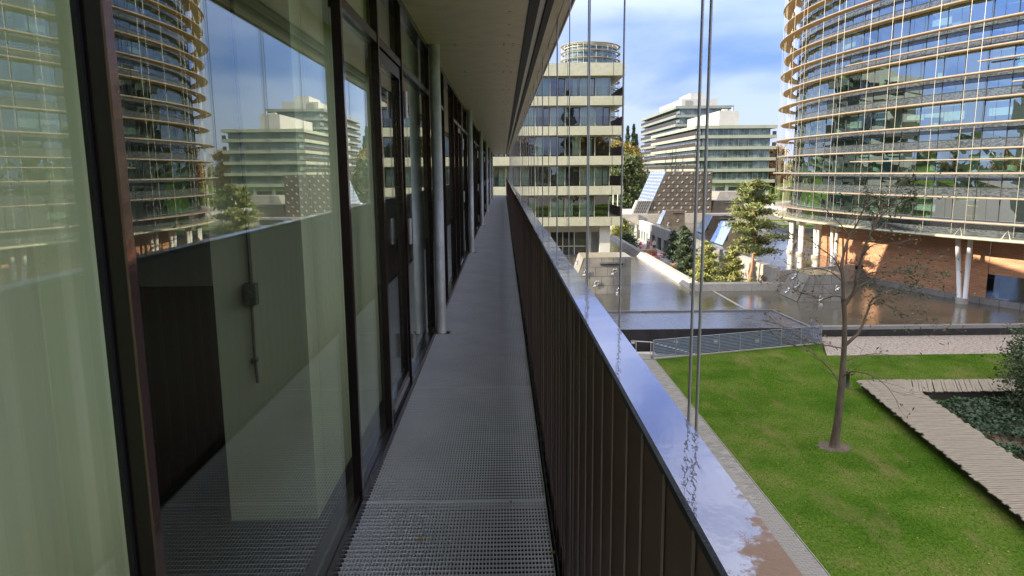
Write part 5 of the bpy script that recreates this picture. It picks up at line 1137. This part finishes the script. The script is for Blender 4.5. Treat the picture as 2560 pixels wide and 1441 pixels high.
protos = [crown('deciduous_tree', 23.2, 137, .6, 12.0, 5.0, 5200, 'leafg', 'green tree behind the end of the cream block, lowest of the far wood', .34), crown('autumn_tree', 27.3, 166, .6, 15.8, 5.8, 5200, 'leafa', 'yellow-green autumn tree beside the distant blocks', .38), crown('orange_tree', 32.5, 192, .6, 17.0, 5.5, 5200, 'leafo', 'orange autumn tree beside the distant blocks', .38), conifer(41, 235, .6, 24, 4.2, 3000, 'dark fir tree with a pointed top above the far autumn wood')]
GRP = 'trees of the far wood'
for p in protos: p['group'] = GRP
spots = [(0, 17.5, 146, 1.1), (0, 26.8, 150, .8), (1, 20, 178, 1.05), (2, 33, 204, 1.0), (3, 36, 240, 1.0), (3, 45, 246, 1.05), (3, 49, 262, .95), (3, 40.5, 250, 1.1), (1, 34, 222, 1.1),
 (1, 68, 148, .85), (2, 76, 170, 1.1), (0, 82, 160, 1.2), (0, 88, 140, 1.1), (1, 92, 170, 1.2), (2, 100, 150, 1.2), (1, 110, 180, 1.2), (0, 104, 215, 1.2), (1, 112, 245, 1.2), (3, 118, 270, 1.1), (2, 100, 262, 1.1), (0, 94, 205, .9)]
lab = {0: 'green leafy tree of the far wood', 1: 'yellow-green autumn tree of the far wood', 2: 'orange autumn tree of the far wood', 3: 'dark pointed fir of the far wood'}
where = ['half hidden behind the right end of the cream block', 'just right of the cream block end, standing in front', 'behind the cream block, its top showing above the masts', 'deepest orange one touching the tall far block', 'left of the tall far block', 'hidden low behind the plant room of the distant block', 'far back to the right of the distant blocks', 'closest to the tall far block', 'between the orange one and the dark firs',
 'in the gap between the distant block and the ring tower', 'seen through the tower rods', 'behind the tip of the ring tower, left', 'behind the tip of the ring tower, right', 'behind the tower, highest', 'behind the tower, second from the tip', 'behind the tower, third from the tip', 'behind the far lawn, left', 'behind the far lawn, right', 'farthest one behind the tower', 'far right behind the tower', 'behind the far lawn, middle', 'behind the far lawn, low']
for q_, (i, x, y, s) in enumerate(spots): c = copy_thing(protos[i], (x, y, .6), random.uniform(0, 6), s, lab[i].replace(' of the far wood', '')+' '+where[q_ % len(where)]); c['group'] = {0: 'green trees of the far wood', 1: 'yellow-green trees of the far wood', 2: 'orange trees of the far wood', 3: 'firs of the far wood'}[i]
# belt of trees around the site, seen in window reflections and at the horizon
i = 0
for a in range(0, 360, 12):
    th = R(a); rr = 330+30*math.sin(a*1.7); x, y = 40+rr*math.cos(th), 90+rr*math.sin(th)
    k = random.choice((0, 1, 2, 3, 3, 0)); c = copy_thing(protos[k], (x, y, -.5), random.uniform(0, 6), random.uniform(1.2, 1.7), lab[k]+' far around the site'); c['group'] = 'belt of trees far around the site: '+lab[k].split(' of ')[0]
for x, y, s, k in ((24, -34, 1.3, 1), (4, -40, 1.2, 2), (46, -14, 1.0, 1), (-6, -48, 1.3, 3), (60, -20, 1.3, 2), (20, -55, 1.4, 3), (40, -45, 1.4, 0)):
    c = copy_thing(protos[k], (x, y, 0), random.uniform(0, 6), s, lab[k].replace('of the far wood', 'behind the camera, mirrored in the windows')); c['group'] = 'trees behind the camera: '+lab[k].split(' of ')[0]
hw = []
for a in range(0, 720): th = R(a/2); hw += [(40+480*math.cos(th)+random.gauss(0, 25), 90+480*math.sin(th)+random.gauss(0, 25), abs(random.gauss(0, 8))+1) for _ in range(14)]
o = cloud('distant_wood', hw, 4.2, MM['leafg'], aspect=1.3); tag(o, 'distant wood along the horizon all round', 'wood', kind='stuff')

# ================================================================== TERRACE THINGS
def boulder(x, y, z, sx, sy, sz, seed, label):
    sx *= .72; sy *= .72; sz *= .72
    bm = bmesh.new(); bmesh.ops.create_icosphere(bm, subdivisions=3, radius=1)
    for v in bm.verts:
        c = v.co.copy(); q = noise.cell_vector(c*1.3+Vector((seed, 0, 0)))*.22+noise.noise_vector(c*1.1+Vector((seed*3, 1, 0)))*.30; c = c+q*.6; c.z = max(-.35, min(c.z, .72+.1*c.x)); v.co = Vector((x+c.x*sx, y+c.y*sy, z+(c.z+.3)*sz))
    me = bpy.data.meshes.new('boulder'); bm.to_mesh(me); bm.free(); me.materials.append(MM['boulder']); o = bpy.data.objects.new('boulder', me); COL.objects.link(o); tag(o, label, 'boulder', 'brown boulders on the terrace'); return o
for a in ((17.5, 98.5, -.8, 1.2, 1.0, 1.0, 1, 'brown boulder beside the low dark shrub, farthest on the terrace'), (19.0, 91.5, -.8, 1.45, 1.0, 1.35, 2, 'largest brown boulder in front of the coral chairs'), (18.2, 85.5, -.8, 1.15, .9, 1.05, 3, 'dark brown boulder just in front of the single coral table'), (19.5, 80.5, -.8, 1.0, .7, .75, 4, 'low ochre boulder in the middle of the terrace'),
          (19.3, 74.8, -.8, 1.1, .8, 1.2, 5, 'tall brown boulder left of the dark bushy pine'), (17.3, 78.5, -.8, .9, .8, .65, 6, 'flat ochre boulder close to the sunlit parapet'), (17.4, 67.6, -.8, .85, .7, .9, 7, 'brown boulder at the foot of the dark bushy pine'), (17.6, 60.0, -.7, .9, .8, .5, 8, 'flat boulder in the planting bed corner behind the parapet')): boulder(*a)
def chair(x, y, rz, label):
    z = -.8; t = thing('chair', (x, y, z), label, 'chair', 'coral red chairs on the terrace'); ca, sa = math.cos(rz), math.sin(rz)
    def P2_(u, v, w): return (x+ca*u-sa*v, y+sa*u+ca*v, z+w)
    b = MB(); b.rbox((x, y), .22, .22, z+.43, z+.46, rz); b.build('seat', MM['pink'], t)
    b = MB(); b.hexa([P2_(-.22, .2, .5), P2_(.22, .2, .5), P2_(.22, .23, .5), P2_(-.22, .23, .5), P2_(-.2, .27, .86), P2_(.2, .27, .86), P2_(.2, .3, .86), P2_(-.2, .3, .86)]); b.build('backrest', MM['pink'], t)
    for u, v in ((-.2, -.2), (.2, -.2), (-.2, .2), (.2, .2)): MB().tube([P2_(u*1.1, v*1.1, 0), P2_(u, v, .45)], .015, 6).build('leg', MM['pink'], t)
def table(x, y, label):
    z = -.8; t = thing('table', (x, y, z), label, 'table', 'small round terrace tables'); MB().tube([(x, y, z+.71), (x, y, z+.74)], .42, 18).build('tabletop', MM['tabl'], t); MB().tube([(x, y, z), (x, y, z+.02), (x, y, z+.04), (x, y, z+.71)], [.25, .24, .03, .03], 10).build('leg', MM['pink'], t)
for k, (x, y, l) in enumerate(((18.4, 103.5, 'small round table in the left cluster of coral chairs'), (20.6, 102.0, 'small round table in the right cluster of coral chairs'), (19.6, 88.2, 'small pale round table standing alone behind the dark boulder'))):
    table(x, y, l)
    for q in range(4):
        if k == 2 and q == 3: continue
        a = q*PI/2+.5*k; chair(x+math.cos(a)*.72, y+math.sin(a)*.72, a-PI/2, f'coral red chair at the {("left far table", "right far table", "single nearer table")[k]}, {("right", "back", "left", "front")[q]} side of it')
# slim bollards along the terrace doors
for k in range(5):
    y = 78+k*3.0; o = MB().tube([(21.3, y, -.8), (21.3, y, -.05), (21.3, y, .0)], [.05, .05, .02], 8).build('bollard', MM['mullion'], None, org=(21.3, y, -.8)); tag(o, f'slim dark bollard in front of the terrace doors, {("nearest", "second", "third", "fourth", "farthest")[k]} of five', 'bollard', 'slim bollards on the terrace')
# people
def person(x, y, z, rz, label, top, trs, walk=0):
    t = thing('person', (x, y, z), label, 'person'); ca, sa = math.cos(rz), math.sin(rz)
    J = dict(pel=(0, 0, .95), wst=(0, 0, 1.10), chs=(0, .01, 1.32), nck=(0, .01, 1.48), hd0=(0, -.01, 1.56), hd1=(0, -.02, 1.68),
             lh=(.10, 0, .90), lk=(.11, -.10*walk-.01, .50), la=(.11, .05*walk, .09), lt=(.12, -.13+.05*walk, .035), rh=(-.10, 0, .90), rk=(-.11, .10*walk-.01, .50), ra=(-.11, .28*walk+.02, .10), rt=(-.12, .28*walk-.11, .035),
             ls=(.19, .01, 1.40), le=(.25, .05, 1.13), lw=(.22, -.08, .92), lf=(.20, -.13, .84), rs=(-.19, .01, 1.40), re=(-.25, .05, 1.13), rw=(-.22, -.06, .92), rf=(-.20, -.10, .84))
    def skin(nm, keys, edges, rad, m):
        me = bpy.data.meshes.new(nm); idx = {k: i for i, k in enumerate(keys)}; me.from_pydata([(ca*J[k][0]-sa*J[k][1], sa*J[k][0]+ca*J[k][1], J[k][2]) for k in keys], [(idx[a], idx[b]) for a, b in edges], [])
        o = bpy.data.objects.new(nm, me); COL.objects.link(o); o.parent = t; md = o.modifiers.new('skin', 'SKIN'); me.materials.append(MM[m])
        for i, k in enumerate(keys): me.skin_vertices[0].data[i].radius = (rad[k], rad[k]*.8)
        me.skin_vertices[0].data[0].use_root = True; s = o.modifiers.new('sub', 'SUBSURF'); s.levels = 1; s.render_levels = 1; return o
    rad = dict(pel=.15, wst=.13, chs=.16, nck=.055, hd0=.085, hd1=.095, lh=.09, rh=.09, lk=.06, rk=.06, la=.04, ra=.04, lt=.035, rt=.035, ls=.065, rs=.065, le=.042, re=.042, lw=.03, rw=.03, lf=.035, rf=.035)
    E_ = [('pel', 'wst'), ('wst', 'chs'), ('chs', 'nck'), ('nck', 'hd0'), ('hd0', 'hd1'), ('pel', 'lh'), ('lh', 'lk'), ('lk', 'la'), ('la', 'lt'), ('pel', 'rh'), ('rh', 'rk'), ('rk', 'ra'), ('ra', 'rt'), ('chs', 'ls'), ('ls', 'le'), ('le', 'lw'), ('lw', 'lf'), ('chs', 'rs'), ('rs', 're'), ('re', 'rw'), ('rw', 'rf')]
    skin('body', list(J), E_, rad, 'skin'); r2 = {k: v+.02 for k, v in rad.items()}
    tk = ['chs', 'wst', 'pel', 'ls', 'le', 'lw', 'rs', 're', 'rw']; skin('jacket', tk, [('chs', 'wst'), ('wst', 'pel'), ('chs', 'ls'), ('ls', 'le'), ('le', 'lw'), ('chs', 'rs'), ('rs', 're'), ('re', 'rw')], r2, top)
    pk = ['pel', 'lh', 'lk', 'la', 'rh', 'rk', 'ra']; skin('trousers', pk, [('pel', 'lh'), ('lh', 'lk'), ('lk', 'la'), ('pel', 'rh'), ('rh', 'rk'), ('rk', 'ra')], r2, trs)
    c = Vector(J['hd1'])+Vector((0, .02, .02)); bm = bmesh.new(); bmesh.ops.create_icosphere(bm, subdivisions=2, radius=.108)
    for v in bm.verts:
        if v.co.y < -.02 and v.co.z < .03: v.co.y = -.01
        q = v.co+c; v.co = Vector((ca*q.x-sa*q.y, sa*q.x+ca*q.y, q.z))
    me = bpy.data.meshes.new('hair'); bm.to_mesh(me); bm.free(); me.materials.append(MM['hair']); o = bpy.data.objects.new('hair', me); COL.objects.link(o); o.parent = t
person(20.3, 98.2, -.8, .4, 'person in a dark jacket and grey trousers walking on the terrace near the doors', 'coat2', 'trous2', 1)
person(20.9, 97.2, -.8, .2, 'person in a pale coat and dark trousers walking nearest the terrace doors', 'coat1', 'trous', .7)
person(16.9, 111.0, -.8, 1.2, 'person in a pale coat standing by the glazed doors at the far terrace end', 'coat1', 'trous2', 0)
# flag poles and lamp masts beyond the cream block
for k, (x, y, h) in enumerate(((17.6, 118, 10.5), (18.5, 119, 9.2), (19.6, 121, 8.2))):
    o = MB().tube([(x, y, 3.3), (x, y, 3.3+h*.62)], .07, 8).build('mast', MM['whitecol'], None, org=(x, y, 3.3)); tag(o, f'thin white mast beyond the end of the cream block, {("left", "middle", "right")[k]} of three', 'mast', 'white masts beyond the terrace')
